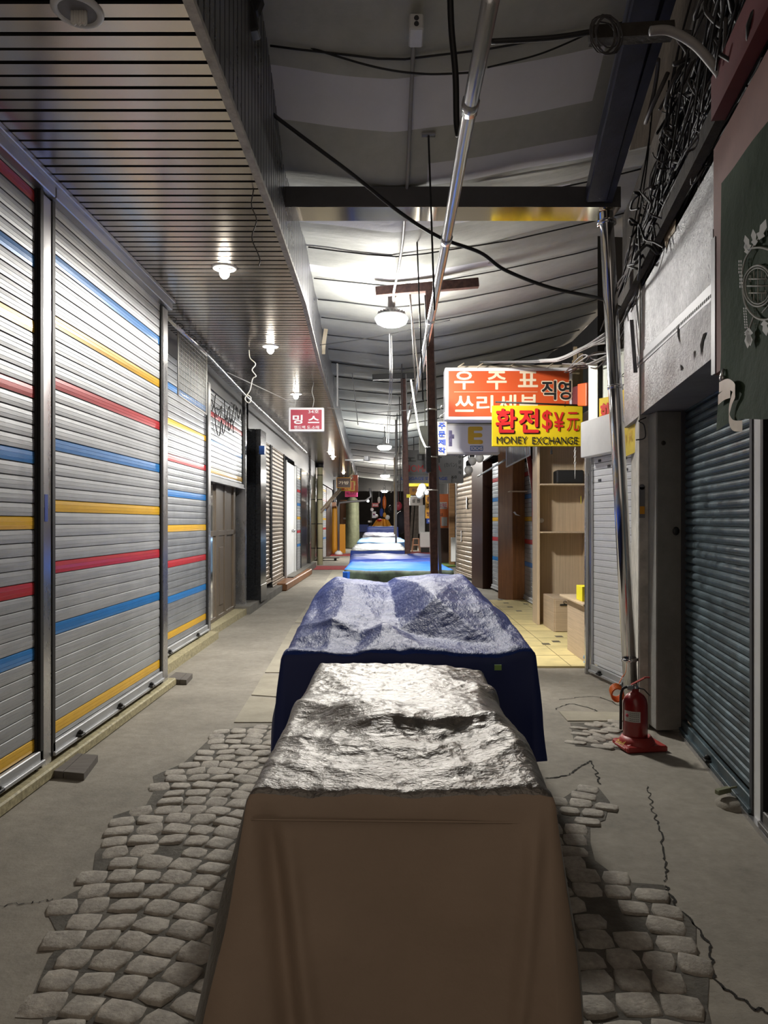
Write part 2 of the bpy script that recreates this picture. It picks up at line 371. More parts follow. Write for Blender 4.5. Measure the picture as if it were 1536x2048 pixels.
# ------------------------------------------------------------------ text
def text_mesh(body, bold=0.0):
    c = bpy.data.curves.new('t', 'FONT'); c.body = body; c.offset = bold; c.fill_mode = 'FRONT'; c.resolution_u = 3
    o = bpy.data.objects.new('t', c); COL.objects.link(o)
    bpy.context.view_layer.update()
    me = bpy.data.meshes.new_from_object(o.evaluated_get(bpy.context.evaluated_depsgraph_get()))
    vs = [v.co.copy() for v in me.vertices]; fs = [list(p.vertices) for p in me.polygons]
    bpy.data.objects.remove(o); bpy.data.curves.remove(c); bpy.data.meshes.remove(me)
    return vs, fs
def add_text(mb, body, o, u, v, x0, y0, w, h, mi=0, bold=0.01, lift=0.004, shear=0.0):
    """fits the text into the rectangle x0,y0,w,h of the face with origin o and axes u (right), v (up)"""
    vs, fs = text_mesh(body)
    if not vs: return
    ax, bx = min(a.x for a in vs), max(a.x for a in vs); ay, by = min(a.y for a in vs), max(a.y for a in vs)
    u = Vector(u).normalized(); v = Vector(v).normalized(); n = u.cross(v); o = Vector(o)
    dirs = [(0, 0)] + ([(bold * math.cos(k * math.pi / 4), bold * math.sin(k * math.pi / 4)) for k in range(8)] if bold > 0.004 else [])
    sx, sy = (w / max(bx - ax, 1e-6)), (h / max(by - ay, 1e-6))
    for k, (dx, dy) in enumerate(dirs):
        out = []
        for a in vs:
            X = x0 + (a.x - ax + dx) * sx; Y = y0 + (a.y - ay + dy) * sy
            out.append(o + u * (X + shear * Y) + v * Y + n * (lift + k * .00008))
        mb.add(out, fs, mi)
Z3 = Vector((0, 0, 1))
# ================================================================== STRUCTURE
def inside(x, y, poly):
    c = False; n = len(poly)
    for i in range(n):
        x1, y1 = poly[i]; x2, y2 = poly[(i + 1) % n]
        if (y1 > y) != (y2 > y) and x < (x2 - x1) * (y - y1) / (y2 - y1) + x1: c = not c
    return c
fl = MB(); fl.grid(24, 90, lambda a, b: (lerp(-4, 4, a), lerp(-1.5, 60, b), 0.0))
tag(fl.build('floor', M['asphalt']), 'patched grey asphalt floor of the market alley', 'floor', kind='structure')
cp = [(40, 2300), (60, 2160), (87, 2040), (66, 1989), (97, 1918), (124, 1885), (98, 1834), (124, 1797), (160, 1779), (186, 1743), (191, 1706), (224, 1670), (226, 1633), (292, 1611), (310, 1579), (306, 1553), (365, 1528), (390, 1506), (437, 1462), (561, 1447),
      (1000, 1447), (1060, 1608), (1109, 1608), (1158, 1576), (1197, 1576), (1220, 1605), (1210, 1641), (1180, 1651), (1180, 1683), (1190, 1722), (1213, 1739), (1246, 1765), (1327, 1771), (1353, 1814), (1392, 1853), (1392, 1902), (1418, 1960), (1415, 2016), (1425, 2060), (1450, 2300)]
cpoly = [G(*p) for p in cp]
cp2 = [G(*p) for p in [(1140, 1446), (1250, 1446), (1300, 1470), (1290, 1497), (1240, 1500), (1150, 1492)]]
bed = MB()
def flat_poly(mb, poly, z, mi=0):
    mb.add([(x, y, z) for x, y in poly], [tuple(range(len(poly)))], mi)
flat_poly(bed, cpoly[::-1], 0.003); flat_poly(bed, cp2[::-1], 0.003)
from mathutils.geometry import tessellate_polygon
st = MB()
def stone(cx, cy, hx, hy, ang, hz):
    ca, sa = math.cos(ang), math.sin(ang)
    j = lambda: random.uniform(-0.11, 0.11)
    cor = [(-1 + j(), -1 + j()), (j() * .5, -1.04), (1 + j(), -1 + j()), (1.04, j() * .5), (1 + j(), 1 + j()), (j() * .5, 1.04), (-1 + j(), 1 + j()), (-1.04, j() * .5)]
    # round the corners: pull them in a little
    cor = [(a * (0.9 if i % 2 == 0 else 1), b * (0.9 if i % 2 == 0 else 1)) for i, (a, b) in enumerate(cor)]
    tx, ty = random.uniform(-.10, .10), random.uniform(-.10, .10)
    vs = []
    for sc, z in ((1.0, 0.0), (0.97, hz * .55), (0.86, hz * .9), (0.5, hz * 1.05)):
        for a, b in cor:
            x, y = a * hx * sc, b * hy * sc
            vs.append((cx + x * ca - y * sa, cy + x * sa + y * ca, 0.002 + z + (tx * x + ty * y) * (1 if z > 0 else 0)))
    vs.append((cx, cy, 0.002 + hz * 1.07))
    fs = []
    for k in range(3):
        for i in range(8): fs.append((k * 8 + i, k * 8 + (i + 1) % 8, k * 8 + 8 + (i + 1) % 8, k * 8 + 8 + i))
    for i in range(8): fs.append((24 + i, 24 + (i + 1) % 8, 32))
    st.add(vs, fs, 1, True)
def lay(poly, pw=0.138, ph=0.122, y0=1.0, y1=6.0):
    for r in range(int((y1 - y0 + 1.5) / ph)):
        x = -1.9 + random.uniform(0, pw)
        while x < 1.9:
            w = pw * random.uniform(0.85, 1.15)
            cx = x + w / 2
            x0 = -1.15 if cx < -0.15 else 0.80
            d = cx - x0
            cy = y0 + r * ph - 0.50 * d * d
            slope = -1.0 * d
            x += w
            if inside(cx, cy, poly) and random.random() > 0.03:
                cz_ = math.cos(math.atan(slope)); stone(cx, cy, w * .46 / cz_ ** .8, ph * .46 * cz_ ** .8, math.atan(slope) + random.uniform(-.06, .06), random.uniform(.008, .015))
lay(cpoly); lay(cp2, 0.15, 0.085, 4.5, 6.4)
b0 = len(st.v)
for src in (bed,):
    off = len(st.v); st.v += src.v
    for f, m_, s_ in zip(src.f, src.m, src.sm): st.f.append([i + off for i in f]); st.m.append(0); st.sm.append(False)
tag(st.build('floor_cobbles', [M['cobble_bed'], M['cobble']]), 'granite cobblestone paving showing through the asphalt around the first carts', 'cobblestones', kind='structure')
# concrete slabs
sl = MB()
for q in ([(468, 1446), (560, 1446), (572, 1400), (500, 1394)], [(503, 1391), (574, 1396), (582, 1352), (527, 1350)], [(530, 1346), (600, 1346), (640, 1250), (586, 1250)], [(590, 1246), (642, 1246), (676, 1180), (640, 1180)], [(642, 1177), (678, 1177), (696, 1140), (666, 1140)],
          [(1118, 1424), (1250, 1426), (1250, 1443), (1135, 1443)]):
    pts = [G(*p) for p in q]
    sl.prism(pts[::-1] if True else pts, 0.001, 0.008)
tag(sl.build('floor_slabs', M['concrete_slab']), 'pale worn concrete slabs set in the alley floor', 'paving', kind='structure')
cr = MB()
def crack(pts, w=0.006):
    P_ = smooth_path([(*G(*p), 0.003) for p in pts], 10)
    for i, p in enumerate(P_): P_[i] = p + Vector((random.uniform(-.012, .012), random.uniform(-.012, .012), 0))
    for a, b in zip(P_, P_[1:]):
        d = (b - a); 
        if d.length < 1e-5: continue
        n = Vector((-d.y, d.x, 0)).normalized() * w * random.uniform(.3, 1)
        cr.add([a - n, b - n, b + n, a + n], [(0, 1, 2, 3)])
crack([(1092, 1557), (1130, 1552), (1160, 1535), (1180, 1522)], 0.008)
crack([(1297, 1573), (1302, 1610), (1318, 1660), (1330, 1720), (1332, 1765)], 0.005)
crack([(1120, 1400), (1160, 1395), (1200, 1395), (1240, 1412)], 0.006)
crack([(1110, 1420), (1140, 1408), (1190, 1420), (1185, 1426)], 0.006)
crack([(1330, 1771), (1360, 1820), (1420, 1890), (1430, 1960), (1500, 2010), (1560, 2040)], 0.007)
crack([(1180, 1522), (1190, 1540), (1200, 1570)], 0.006)
crack([(0, 1812), (60, 1806), (110, 1800)], 0.003)
tag(cr.build('floor_cracks', M['crack']), 'dark cracks running through the asphalt', 'cracks', kind='structure')
# yellow tiled shop apron
yt = MB()
ty0, ty1 = 7.75, 14.3
yt.prism([(1.55, ty0), (3.1, ty0), (3.1, ty1), (1.95, ty1), (1.6, 9.5)], 0.0, 0.022, 0)
for k in range(1, 9):
    y = ty0 + k * 0.62
    yt.box(1.6, y, 0.022, 3.1, y + .008, 0.0235, 1)
for xx in (1.95, 2.55): yt.box(xx, ty0, 0.022, xx + .008, ty1, 0.0235, 1)
for (px, py) in ((1118, 1273), (1112, 1283), (1145, 1281), (1160, 1278), (1092, 1288), (1000, 1200), (1020, 1214), (1012, 1206), (1038, 1222), (1052, 1208)):
    x, y = G(px, py, .022); yt.box(x - .05, y - .06, .022, x + .05, y + .06, .024, 2)
tag(yt.build('floor_tiles', [M['y_tile'], M['tile_line'], M['tile_dark']]), 'yellow tiled floor apron of the shop alcove with dark insets', 'tiles', kind='structure')
# left curbs
cb = MB(); cb.box(-2.26, 1.0, 0, -2.11, 6.95, .072, bev=.01)
tag(cb.build('trim_1', M['terrazzo']), 'terrazzo curb under the striped shutters', 'curb', kind='structure')
cb = MB(); cb.prism([(-2.9, 6.95), (-2.34, 6.95), (-2.37, 9.7), (-2.5, 9.7), (-2.5, 12.2), (-2.95, 12.2)][::-1], 0, .10)
tag(cb.build('trim_2', M['terrazzo']), 'pale terrazzo step before the half open shutter', 'step', kind='structure')
cb = MB(); cb.prism([(-3, 12.2), (-2.44, 12.2), (-2.55, 18), (-3.1, 18)][::-1], 0, .14); cb.prism([(-3, 18), (-2.5, 18), (-2.62, 24.5), (-3.2, 24.5)][::-1], 0, .2)
tag(cb.build('trim_3', M['dark_step']), 'grey raised step along the far shutters', 'step', kind='structure')
# left wall behind everything
wl = MB()
ys = [-1.5, 6.9, 7.0, 9.7, 12.4, 20, 28, 45, 60]
for a, b in zip(ys, ys[1:]):
    wl.quad((XL(a) - .55, a, 0), (XL(b) - .55, b, 0), (XL(b) - .55, b, 4.6), (XL(a) - .55, a, 4.6))
tag(wl.build('wall_left', M['shop_dark']), 'dark shop interior wall behind the striped shutters', 'wall', kind='structure')
# soffit of slats
sf = MB(); pitch = 0.097; y = 1.2
while y < 40:
    g = 0.018 if int(round(y / pitch)) % 2 else 0.011
    for (ya, yb) in ((y, y + pitch - g),):
        xa, xb = XL(ya) - .1, XS(ya)
        z = SOF
        sf.add([(xa, ya, z + .012), (xb, ya, z + .012), (xb, ya + .004, z), (xa, ya + .004, z), (xa, yb - .004, z), (xb, yb - .004, z), (xb, yb, z + .012), (xa, yb, z + .012)],
               [(3, 2, 5, 4), (4, 5, 6, 7)], 0)
        sf.quad((xa, ya, z + .012), (xb, ya, z + .012), (xb, ya + .004, z), (xa, ya + .004, z), 1)  # near lip coloured black, gap shade painted over lit metal
    y += pitch
for a, b in zip([1.0, 6.9, 7.0, 10, 14, 20, 28], [6.9, 7.0, 10, 14, 20, 28, 40]):
    sf.quad((XL(a) - .3, a, SOF + .03), (XS(a), a, SOF + .03), (XS(b), b, SOF + .03), (XL(b) - .3, b, SOF + .03), 1)
tag(sf.build('ceiling.001', [M['soffit'], M['soffit_back']]), 'polished metal slat soffit over the striped shutters', 'ceiling', kind='structure')
fs_ = MB(); y = 1.2
while y < 40:
    ya, yb = y, y + pitch - .024; xa, xb = XS(ya) + .012, XS(yb) + .012
    zt = min(roofz(XS(y), y) + .02, EYE + 3.6)
    fs_.add([(xa, ya, SOF), (xb, yb, SOF), (xb, yb, zt), (xa, ya, zt), (xa - .012, ya - .001, SOF), (xa - .012, ya - .001, zt), (xb - .012, yb + .001, SOF), (xb - .012, yb + .001, zt)],
            [(0, 1, 2, 3), (4, 0, 3, 5), (1, 6, 7, 2)], 0)
    y += pitch
for a, b in zip([1.0, 3, 4, 4.4, 5.5, 7, 10, 14, 20, 28], [3, 4, 4.4, 5.5, 7, 10, 14, 20, 28, 40]):
    fs_.quad((XS(a) - .02, a, SOF), (XS(b) - .02, b, SOF), (XS(b) - .02, b, roofz(-.9, b)), (XS(a) - .02, a, roofz(-.9, a)), 1)
tag(fs_.build('wall_left_fascia', [M['fascia'], M['soffit_back']]), 'dark vertical metal slat fascia above the soffit edge', 'fascia', kind='structure')
tr = MB()
for a, b in zip([1.0, 5, 7, 10, 20, 34], [5, 7, 10, 20, 34, 40]):
    tr.beam((XS(a) + .005, a, SOF - .004), (XS(b) + .005, b, SOF - .004), .045, .03)
tag(tr.build('trim_4', M['trim_beige']), 'chipped beige edge strip along the soffit', 'edge strip', kind='structure')
# steel header over near shutters
hd = MB(); hd.box(-2.22, 1.0, SOF - .10, -2.13, 4.5, SOF - .002, bev=.006); hd.box(-2.22, 4.505, SOF - .10, -2.13, 6.9, SOF - .002, bev=.006)
hd.box(-2.15, 1.0, SOF - .035, -2.10, 6.9, SOF - .002, bev=.004)
tag(hd.build('trim_5', M['header']), 'brushed steel header channel above the striped shutters', 'header', kind='structure')
hd = MB()
for a, b, zz in ((7.0, 9.7, EYE + 1.88), (9.7, 12.4, EYE + 1.86), (13.0, 20, EYE + 1.68), (20, 28, EYE + 1.6), (28, 38, EYE + 1.55)):
    hd.quad((XL(a) + .0, a, zz), (XL(b) + .0, b, zz), (XL(b) + .0, b, SOF + .01), (XL(a) + .0, a, SOF + .01))
    hd.quad((XL(a) + .0, a, zz), (XL(b) + .0, b, zz), (XL(b) - .3, b, zz), (XL(a) - .3, a, zz))
hd.quad((-2.19, 6.9, 0), (-2.5, 7.0, 0), (-2.5, 7.0, SOF), (-2.19, 6.9, SOF))
tag(hd.build('wall_left_header', M['header_dark']), 'dark metal header above the recessed shutters', 'header', kind='structure')
# canopy cloth
ropes = [3.1, 3.9, 4.72, 5.33, 6.2, 7.2, 8.1, 8.9, 9.7, 10.6, 11.5, 12.5, 13.6, 14.8, 16, 17.5, 19, 20.5, 22, 24, 26, 28, 30.5, 33, 36]
def canopy_pt(a, b):
    y = 0.3 + b * 39.7 if False else ylist[int(round(b * NY))]
    x0 = XS(y) + .0; x1 = 1.75 if y < 5.75 else 3.4
    x = lerp(x0, x1, a); z = roofz(x, y)
    lo = max([r for r in ropes if r <= y], default=2.3); hi = min([r for r in ropes if r > y], default=40)
    t = (y - lo) / (hi - lo)
    z -= 0.045 * min(1.2, hi - lo) * math.sin(math.pi * t)
    z += 0.02 * mn.noise(Vector((x * 1.5, y * 2.5, 0)))
    if 5.0 < y < 5.8: z -= 0.05 * (1 - abs(y - 5.4) / .4)
    return (x, y, z)
ylist = []
y = 1.0
while y < 43:
    ylist.append(y); y += 0.08 if y < 10 else 0.2
NY = len(ylist) - 1
def cmat(a, b):
    y = ylist[min(NY, int(b * NY))]; x0 = XS(y); x = lerp(x0, 1.75 if y < 5.75 else 3.4, a)
    s = 0.10 * max(0, x - .1)          # bands drift nearer to the camera side on the right
    t = y + .0
    for (c, w, xm) in ((4.98, .17, 1.45), (6.35, .16, 1.6), (7.75, .13, 1.1), (4.05, .2, 1.0)):
        if abs(t - c) < w and x < xm: return 1
    if 5.4 < t < 5.62 and x > .25: return 1
    return 0
cn = MB(); cn.grid(44, NY, canopy_pt, mfn=cmat)
tag(cn.build('ceiling', [M['canopy'], M['canopy_white']]), 'sagging grey cloth canopy with white patch bands over the alley', 'canopy', kind='structure')
for i, r in enumerate(ropes):
    x1 = 1.7 if r < 5.75 else 3.3
    pts = []
    for k in range(15):
        x = lerp(XS(r) + .03, x1, k / 14); pts.append((x, r, roofz(x, r) - .022 + .012 * mn.noise(Vector((x * 2, r * 3, 1)))))
    rp = MB().tube(pts, .007 if r < 12 else .012, 6).build('canopy_rope', M['black'])
    tag(rp, 'thin black rope stretched under the cloth canopy', 'rope', 'ropes under the canopy')
# cross beam
bm = MB(); yb = 5.58
bm.box(-.90, yb, EYE + 2.475, 1.80, yb + .02, EYE + 2.635, 0, .003); bm.box(-.90, yb + .02, EYE + 2.49, 1.80, yb + .24, EYE + 2.635, 0)
bm.box(-.90, yb + .002, EYE + 2.472, 1.80, yb + .26, EYE + 2.484, 1)
tag(bm.build('trim_6', [M['beam'], M['beam_under']]), 'dark steel cross beam with shiny underside under the canopy', 'beam', kind='structure')
bm = MB(); bm.beam((1.60, 5.56, EYE + 2.56), (1.36, 3.6, EYE + 2.98), .16, .14, bev=.01); bm.beam((1.70, 5.6, EYE + 2.60), (1.50, 3.6, EYE + 3.03), .06, .2)
tag(bm.build('trim_7', M['beam_blue']), 'blue black beam running lengthwise beside the cable tangle', 'beam', kind='structure')
# right walls
def RW(y): return 1.345 + .16 * y
wr = MB()
wr.quad((1.25, 1.0, EYE + 1.7), (1.25 + .16 * 7, 7.3, EYE + 1.7), (1.25 + .16 * 7, 7.3, 5.2), (1.25, 1.0, 5.2))
tag(wr.build('wall_right', M['dark_wall']), 'dirty dark upper wall behind the cable tangle', 'wall', kind='structure')
wr = MB()
wr.quad((RW(-1) + .12, -1, 0), (RW(5.6) + .12, 5.6, 0), (RW(5.6) + .12, 5.6, 3.4), (RW(-1) + .12, -1, 3.4))
wr.quad((2.9, 7.5, 0), (3.25, 7.5, 0), (3.25, 7.5, 4.6), (2.9, 7.5, 4.6))
wr.quad((2.16, 7.46, 0), (3.3, 7.6, 0), (3.3, 7.6, 4.6), (2.16, 7.46, 4.6))
pts = [(3.3, 7.6), (3.3, 13), (2.9, 14.75), (2.62, 14.95), (2.5, 16.9), (2.4, 18.3), (2.2, 21.7), (2.3, 30), (2.6, 60)]
for a, b in zip(pts, pts[1:]): wr.quad((a[0], a[1], 0), (b[0], b[1], 0), (b[0], b[1], 4.9), (a[0], a[1], 4.9))
tag(wr.build('wall_right_back', M['shop_dark']), 'dark wall behind the shop fronts opposite the striped shutters', 'wall', kind='structure')
# end wall of the alley, far away
we = MB(); we.quad((-6, 58, 0), (6, 58, 0), (6, 58, 6), (-6, 58, 6)); we.quad((-3, 41, EYE + 1.75), (3.4, 41, EYE + 1.75), (3.4, 41, 5.5), (-3, 41, 5.5))
tag(we.build('wall_back', M['shop_dark']), 'dark far end of the market alley', 'wall', kind='structure')
# pillars right
pl = MB(); pl.box(1.985, 5.33, .03, 2.185, 5.62, EYE + .83, bev=.008)
tag(pl.build('wall_right_pillar', M['plaster']), 'grey plastered pillar between the white and teal shutters', 'pillar', kind='structure')
pl = MB(); pl.prism([(1.925, 5.52), (1.99, 5.50), (2.5, 6.5), (2.19, 6.5)], 0, 3.5)
tag(pl.build('wall_right_pier', M['plaster_light']), 'flaking pale plaster pier behind the steel downpipe', 'pier', kind='structure')
# silver panel box above teal shutter
def SP(y): return 1.05 + .16 * y
sp = MB()
za, zb = EYE + .83, EYE + 1.81
a, b = (SP(2.2), 2.2), (SP(6.3), 6.3)
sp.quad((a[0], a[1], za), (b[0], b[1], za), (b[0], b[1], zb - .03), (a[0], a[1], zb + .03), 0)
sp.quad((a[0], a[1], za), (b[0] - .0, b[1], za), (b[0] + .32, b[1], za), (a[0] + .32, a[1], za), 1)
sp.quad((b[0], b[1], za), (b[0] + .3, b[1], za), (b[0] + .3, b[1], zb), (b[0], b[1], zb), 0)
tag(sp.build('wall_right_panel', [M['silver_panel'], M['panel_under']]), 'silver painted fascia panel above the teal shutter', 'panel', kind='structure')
# ================================================================== ROLLER SHUTTERS
def shutter(name, a, b, z0, z1, label, cat='shutter', group=None, pitch=0.08, phase=0.0, stripes=None, base='alu', prof='flat', rails=(True, True), rail_mat='steel_dark', bottom=True, inward=0.10, latches=0, depth=.009):
    """curtain from plan point a to b; the corridor side is on the side of the origin"""
    A, B = Vector((a[0], a[1], 0)), Vector((b[0], b[1], 0)); d = (B - A); L = d.length; d.normalize()
    n = Vector((-d.y, d.x, 0))
    if n.x * (-1 if A.x > 0 else 1) < 0 and abs(n.x) > .2: n = -n
    elif abs(n.x) <= .2 and n.y > 0: n = -n
    t = empty(name, ((A.x + B.x) / 2, (A.y + B.y) / 2, z0), label, cat, group)
    mats = [M[base], M['groove'], M['s_red'], M['s_blue'], M['s_yellow']]
    cu = MB(); k0 = math.floor((z0 - phase) / pitch); k = k0
    zb = z0 + (0.09 if bottom else 0)
    jx = [A, A + d * L * .33, A + d * L * .67, B]
    while phase + k * pitch < z1:
        s0 = max(zb, phase + k * pitch); s1 = min(z1, phase + (k + 1) * pitch)
        if s1 - s0 > .008:
            mi = 0
            if stripes: mi = {None: 0, 'r': 2, 'b': 3, 'y': 4}[stripes.get(k)]
            h = s1 - s0
            if prof == 'flat':
                pr = [(0, -depth), (.05, 0), (.30, .0015), (.31, -.001), (.34, .0015), (.62, .0015), (.63, -.001), (.66, .0015), (.93, 0), (1, -depth)]
            else:
                pr = [(0, -depth * 1.3), (.05, -depth * .9), (.22, .001), (.4, .004), (.6, .004), (.80, .001), (.95, -depth * .9), (1, -depth * 1.3)]
            vs = []
            for (f, o_) in pr:
                for j, q in enumerate(jx):
                    w = .0018 * mn.noise(Vector((q.x * 3, q.y * 3, k * 1.7)))
                    vs.append(q + n * (o_ + w) + Z3 * (s0 + f * h))
            m = len(jx)
            for i in range(len(pr) - 1):
                gro = i == 0 or i == len(pr) - 2
                for j in range(m - 1):
                    cu.add([vs[i * m + j], vs[i * m + j + 1], vs[(i + 1) * m + j + 1], vs[(i + 1) * m + j]], [(0, 1, 2, 3)], 1 if (gro and f >= 0 and (i == 0)) else mi, False)
        k += 1
    cu.build('curtain', mats, t)
    if bottom:
        br = MB(); c = (A + B) / 2 + n * .012 + Z3 * (z0 + .045)
        br.obox(c, d, n, Z3, L / 2, .016, .042, bev=.005)
        br.obox(c + n * .02 - Z3 * .03, d, n, Z3, L / 2, .012, .012, bev=.003)
        bo = br.build('bottom_rail', M['alu' if base.startswith('alu') or base == 'white_slat' else base], t)
        for q in range(latches):
            f = (q + .5) / latches
            lb = MB(); c2 = A + d * L * f + n * .045 + Z3 * (z0 + .03)
            lb.obox(c2, d, n, Z3, .035, .022, .01, bev=.004); lb.ball(c2 + Z3 * .02, .018)
            lb.build('latch', M['steel_dark'], bo)
    for on, q, sg in ((rails[0], A, 1), (rails[1], B, -1)):
        if on:
            g = MB(); c = q + d * sg * .012 + n * .006 + Z3 * ((z0 + z1) / 2)
            g.obox(c, d, n, Z3, .022, .022, (z1 - z0) / 2, bev=.003); g.build('guide_rail', M[rail_mat], t)
    return t
def seq(k0, order, step, ks, extra=None):
    d = {}
    for i, c in enumerate(order): d[k0 + i * step] = c
    if extra: d.update(extra)
    return d
# stripe indices counted in 8 cm slats
def stripes(zc, order, step=5, bottom=None, pitch=.08):
    """zc: height of the centre of the first stripe; returns phase and dict"""
    ph = zc - pitch / 2; d = {}
    for i, c in enumerate(order): d[i * step] = c
    if bottom: d[bottom[0]] = bottom[1]
    return ph % pitch, {k + int(round((ph - (ph % pitch)) / pitch)): v for k, v in d.items()}
up = ['b', 'r', 'y', 'b', 'r', 'y', 'b', 'r']
ph, sd = stripes(.79, up, bottom=(-7, 'y'))
shutter('striped_roller_shutter', (-2.19, 1.2), (-2.19, 4.40), .10, 3.66, 'striped aluminium roller shutter cut by the picture edge, before the first steel post', 'shutter', phase=ph, stripes=sd, latches=3, rails=(False, True))
ph, sd = stripes(.90, up, bottom=(-8, 'y'))
shutter('striped_roller_shutter', (-2.19, 4.53), (-2.19, 6.70), .10, 3.66, 'tall striped aluminium roller shutter between the two tallest steel posts', 'shutter', phase=ph, stripes=sd, latches=3, rails=(True, False))
ph, sd = stripes(.72, up, bottom=(-5, 'y'))
shutter('striped_roller_shutter', (-2.49, 7.25), (-2.515, 9.62), .12, EYE + 1.88, 'striped roller shutter with wire grid panel hanging before its top', 'shutter', phase=ph, stripes=sd, latches=2, base='alu_dull')
ph, sd = stripes(2.33, ['y', 'b', 'r', 'y'])
ea, eb = (-2.56, 9.85), hitL(485)
shutter('striped_roller_shutter', ea, eb, 2.16, EYE + 1.87, 'half raised striped roller shutter scribbled with black marker above the wooden door', 'shutter', phase=ph, stripes=sd, base='alu_dull')
# black marker scribble on the half raised shutter, part of that shutter's surface
half = [o for o in COL.objects if o.name.startswith('striped_roller_shutter')][-1]
gm = MB()
def on_e(px, py):
    k = (px - VX) / F; A, B = Vector(ea), Vector(eb); d = B - A
    t = (A.x - k * A.y) / (k * d.y - d.x) * 1.0
    y = A.y + d.y * t; x = A.x + d.x * t
    return Vector((x + .022, y - .004, EYE + (VY - py) * y / F))
for s_ in ([(420, 800), (424, 812), (421, 822)], [(428, 790), (426, 812), (432, 835), (440, 812), (438, 836)], [(430, 815), (445, 822)], [(446, 800), (448, 840), (456, 812), (458, 845), (466, 810)], [(426, 826), (430, 860), (436, 872), (440, 840), (444, 868), (452, 835), (455, 862), (462, 838), (464, 866)],
           [(460, 806), (470, 812), (468, 835), (462, 850)], [(472, 815), (474, 838), (479, 818), (480, 842)]):
    gm.tube(smooth_path([on_e(*p) for p in s_], 5), .007, 4)
gm.build('marker_scribble', M['sign_black'], half)
# half open shutter: door and frame below
td = empty('shop_door', (-2.7, 11, .1), 'glazed brown wooden shop door under the half raised shutter', 'door')
A, B = Vector((-2.66, 9.85, 0)), Vector((-2.74, 12.3, 0)); d = (B - A).normalized(); n = Vector((d.y, -d.x, 0)); n = n if n.x > 0 else -n
fr = MB()
def dpart(mb, t0, t1, z0, z1, th=.03, off=0.0, mi=0): 
    a, b = A + (B - A) * t0 + n * off, A + (B - A) * t1 + n * off
    mb.obox((a + b) / 2 + Z3 * (z0 + z1) / 2, d, n, Z3, (b - a).length / 2, th, (z1 - z0) / 2, mi, .004)
for t0, t1 in ((0, .03), (.36, .44), (.62, .68), (.93, 1)): dpart(fr, t0, t1, .1, 2.5)
dpart(fr, 0, 1, 1.38, 1.46); dpart(fr, 0, 1, .1, .16)
fr.build('door_frame', M['door_wood'], td)
pn = MB(); dpart(pn, .44, .62, .1, 2.5, .015); dpart(pn, .68, .93, .1, 2.5, .02, -.02); dpart(pn, .47, .59, .3, 1.2, .02, .008)
pn.build('door_panel', M['door_wood'], td)
gl = MB(); dpart(gl, .03, .36, .16, 1.38, .003); dpart(gl, .03, .36, 1.46, 2.5, .003); gl.build('pane', M['glass'], td)
sh = empty('display_rack', (-2.9, 10.4, .1), 'white wire display rack seen through the shop door glass', 'rack')
rk = MB()
for z in (.35, .65, .95, 1.2): rk.box(-3.0, 10.0, z, -2.8, 10.6, z + .015)
for (x, y) in ((-2.8, 10.0), (-2.8, 10.6), (-3.0, 10.0), (-3.0, 10.6)): rk.box(x - .008, y - .008, .1, x + .008, y + .008, 1.3)
rk.build('shelf', M['white_paint'], sh)
tag(MB().box(-2.98, 10.05, 1.215, -2.8, 10.5, 1.32, bev=.01).build('blue_box', M['blue_plastic']), 'blue box on the top of the white display rack', 'box')

# posts
def post(name, a, w, dd, z0, z1, m, label, cat='post', group=None):
    o = MB().box(a[0] - w / 2, a[1] - dd / 2, z0, a[0] + w / 2, a[1] + dd / 2, z1, bev=.006).build(name, m)
    return tag(o, label, cat, group)
t = empty('steel_post', (-2.15, 4.465, 0), 'brushed steel post with blue sticker between the two first striped shutters', 'post')
MB().box(-2.20, 4.40, 0.0, -2.168, 4.52, 3.64, bev=.003).build('post_body', M['steel'], t)
MB().box(-2.20, 4.345, 0.0, -2.178, 4.40, 3.64).build('rail_groove', M['steel_dark'], t)
MB().box(-2.168, 4.43, 1.60, -2.166, 4.47, 1.77).build('sticker', M['sign_blue'], t)
t = empty('steel_post', (-2.15, 6.77, 0), 'steel post where the striped shutter front steps back, wooden block at its foot', 'post')
MB().box(-2.21, 6.72, 0.0, -2.165, 6.86, 3.64, bev=.004).build('post_body', M['steel'], t)
MB().box(-2.20, 6.69, 0.0, -2.172, 6.72, 3.64).build('rail_groove', M['steel_dark'], t)
tag(MB().box(-2.56, 9.64, .1, -2.49, 9.76, 3.5, bev=.005).build('steel_post', M['steel']), 'slim steel post beside the wooden shop door', 'post')
x, y = hitL(487)
tag(MB().box(-2.9, y + .02, .1, x + .03, y + .12, SOF, bev=.01).build('steel_post', M['steel']), 'steel guide post touching the big dark granite pillar', 'post')
# dark pillar (front face toward the camera) px 487-522
px0 = hitL(495)
y0 = px0[1] + .25
pm = empty('granite_pillar', (-2.55, y0, 0), 'broad black granite pillar past the wooden shop door', 'pillar')
xr = (521 - VX) * (y0 + .0) / F; xm = (510 - VX) * y0 / F
pmb = MB(); pmb.box(-2.95, y0, .10, xm, y0 + .6, EYE + 1.72, bev=.01)
pmb.box(xm, y0 + .02, .10, xr, y0 + .6, EYE + 1.72, bev=.006)
pmb.build('shaft', M['granite'], pm)
MB().box(-2.93, y0 - .01, .10, xr + .01, y0 + .61, .42, bev=.008).build('plinth', M['granite'], pm)
bx = MB().obox((xr + .02, y0 + .05, 1.6 + 143 * y0 / F), (1, 0, 0), (0, 1, 0), Z3, .05, .05, .08, bev=.01).build('entry_box', M['blue_plastic'], pm)
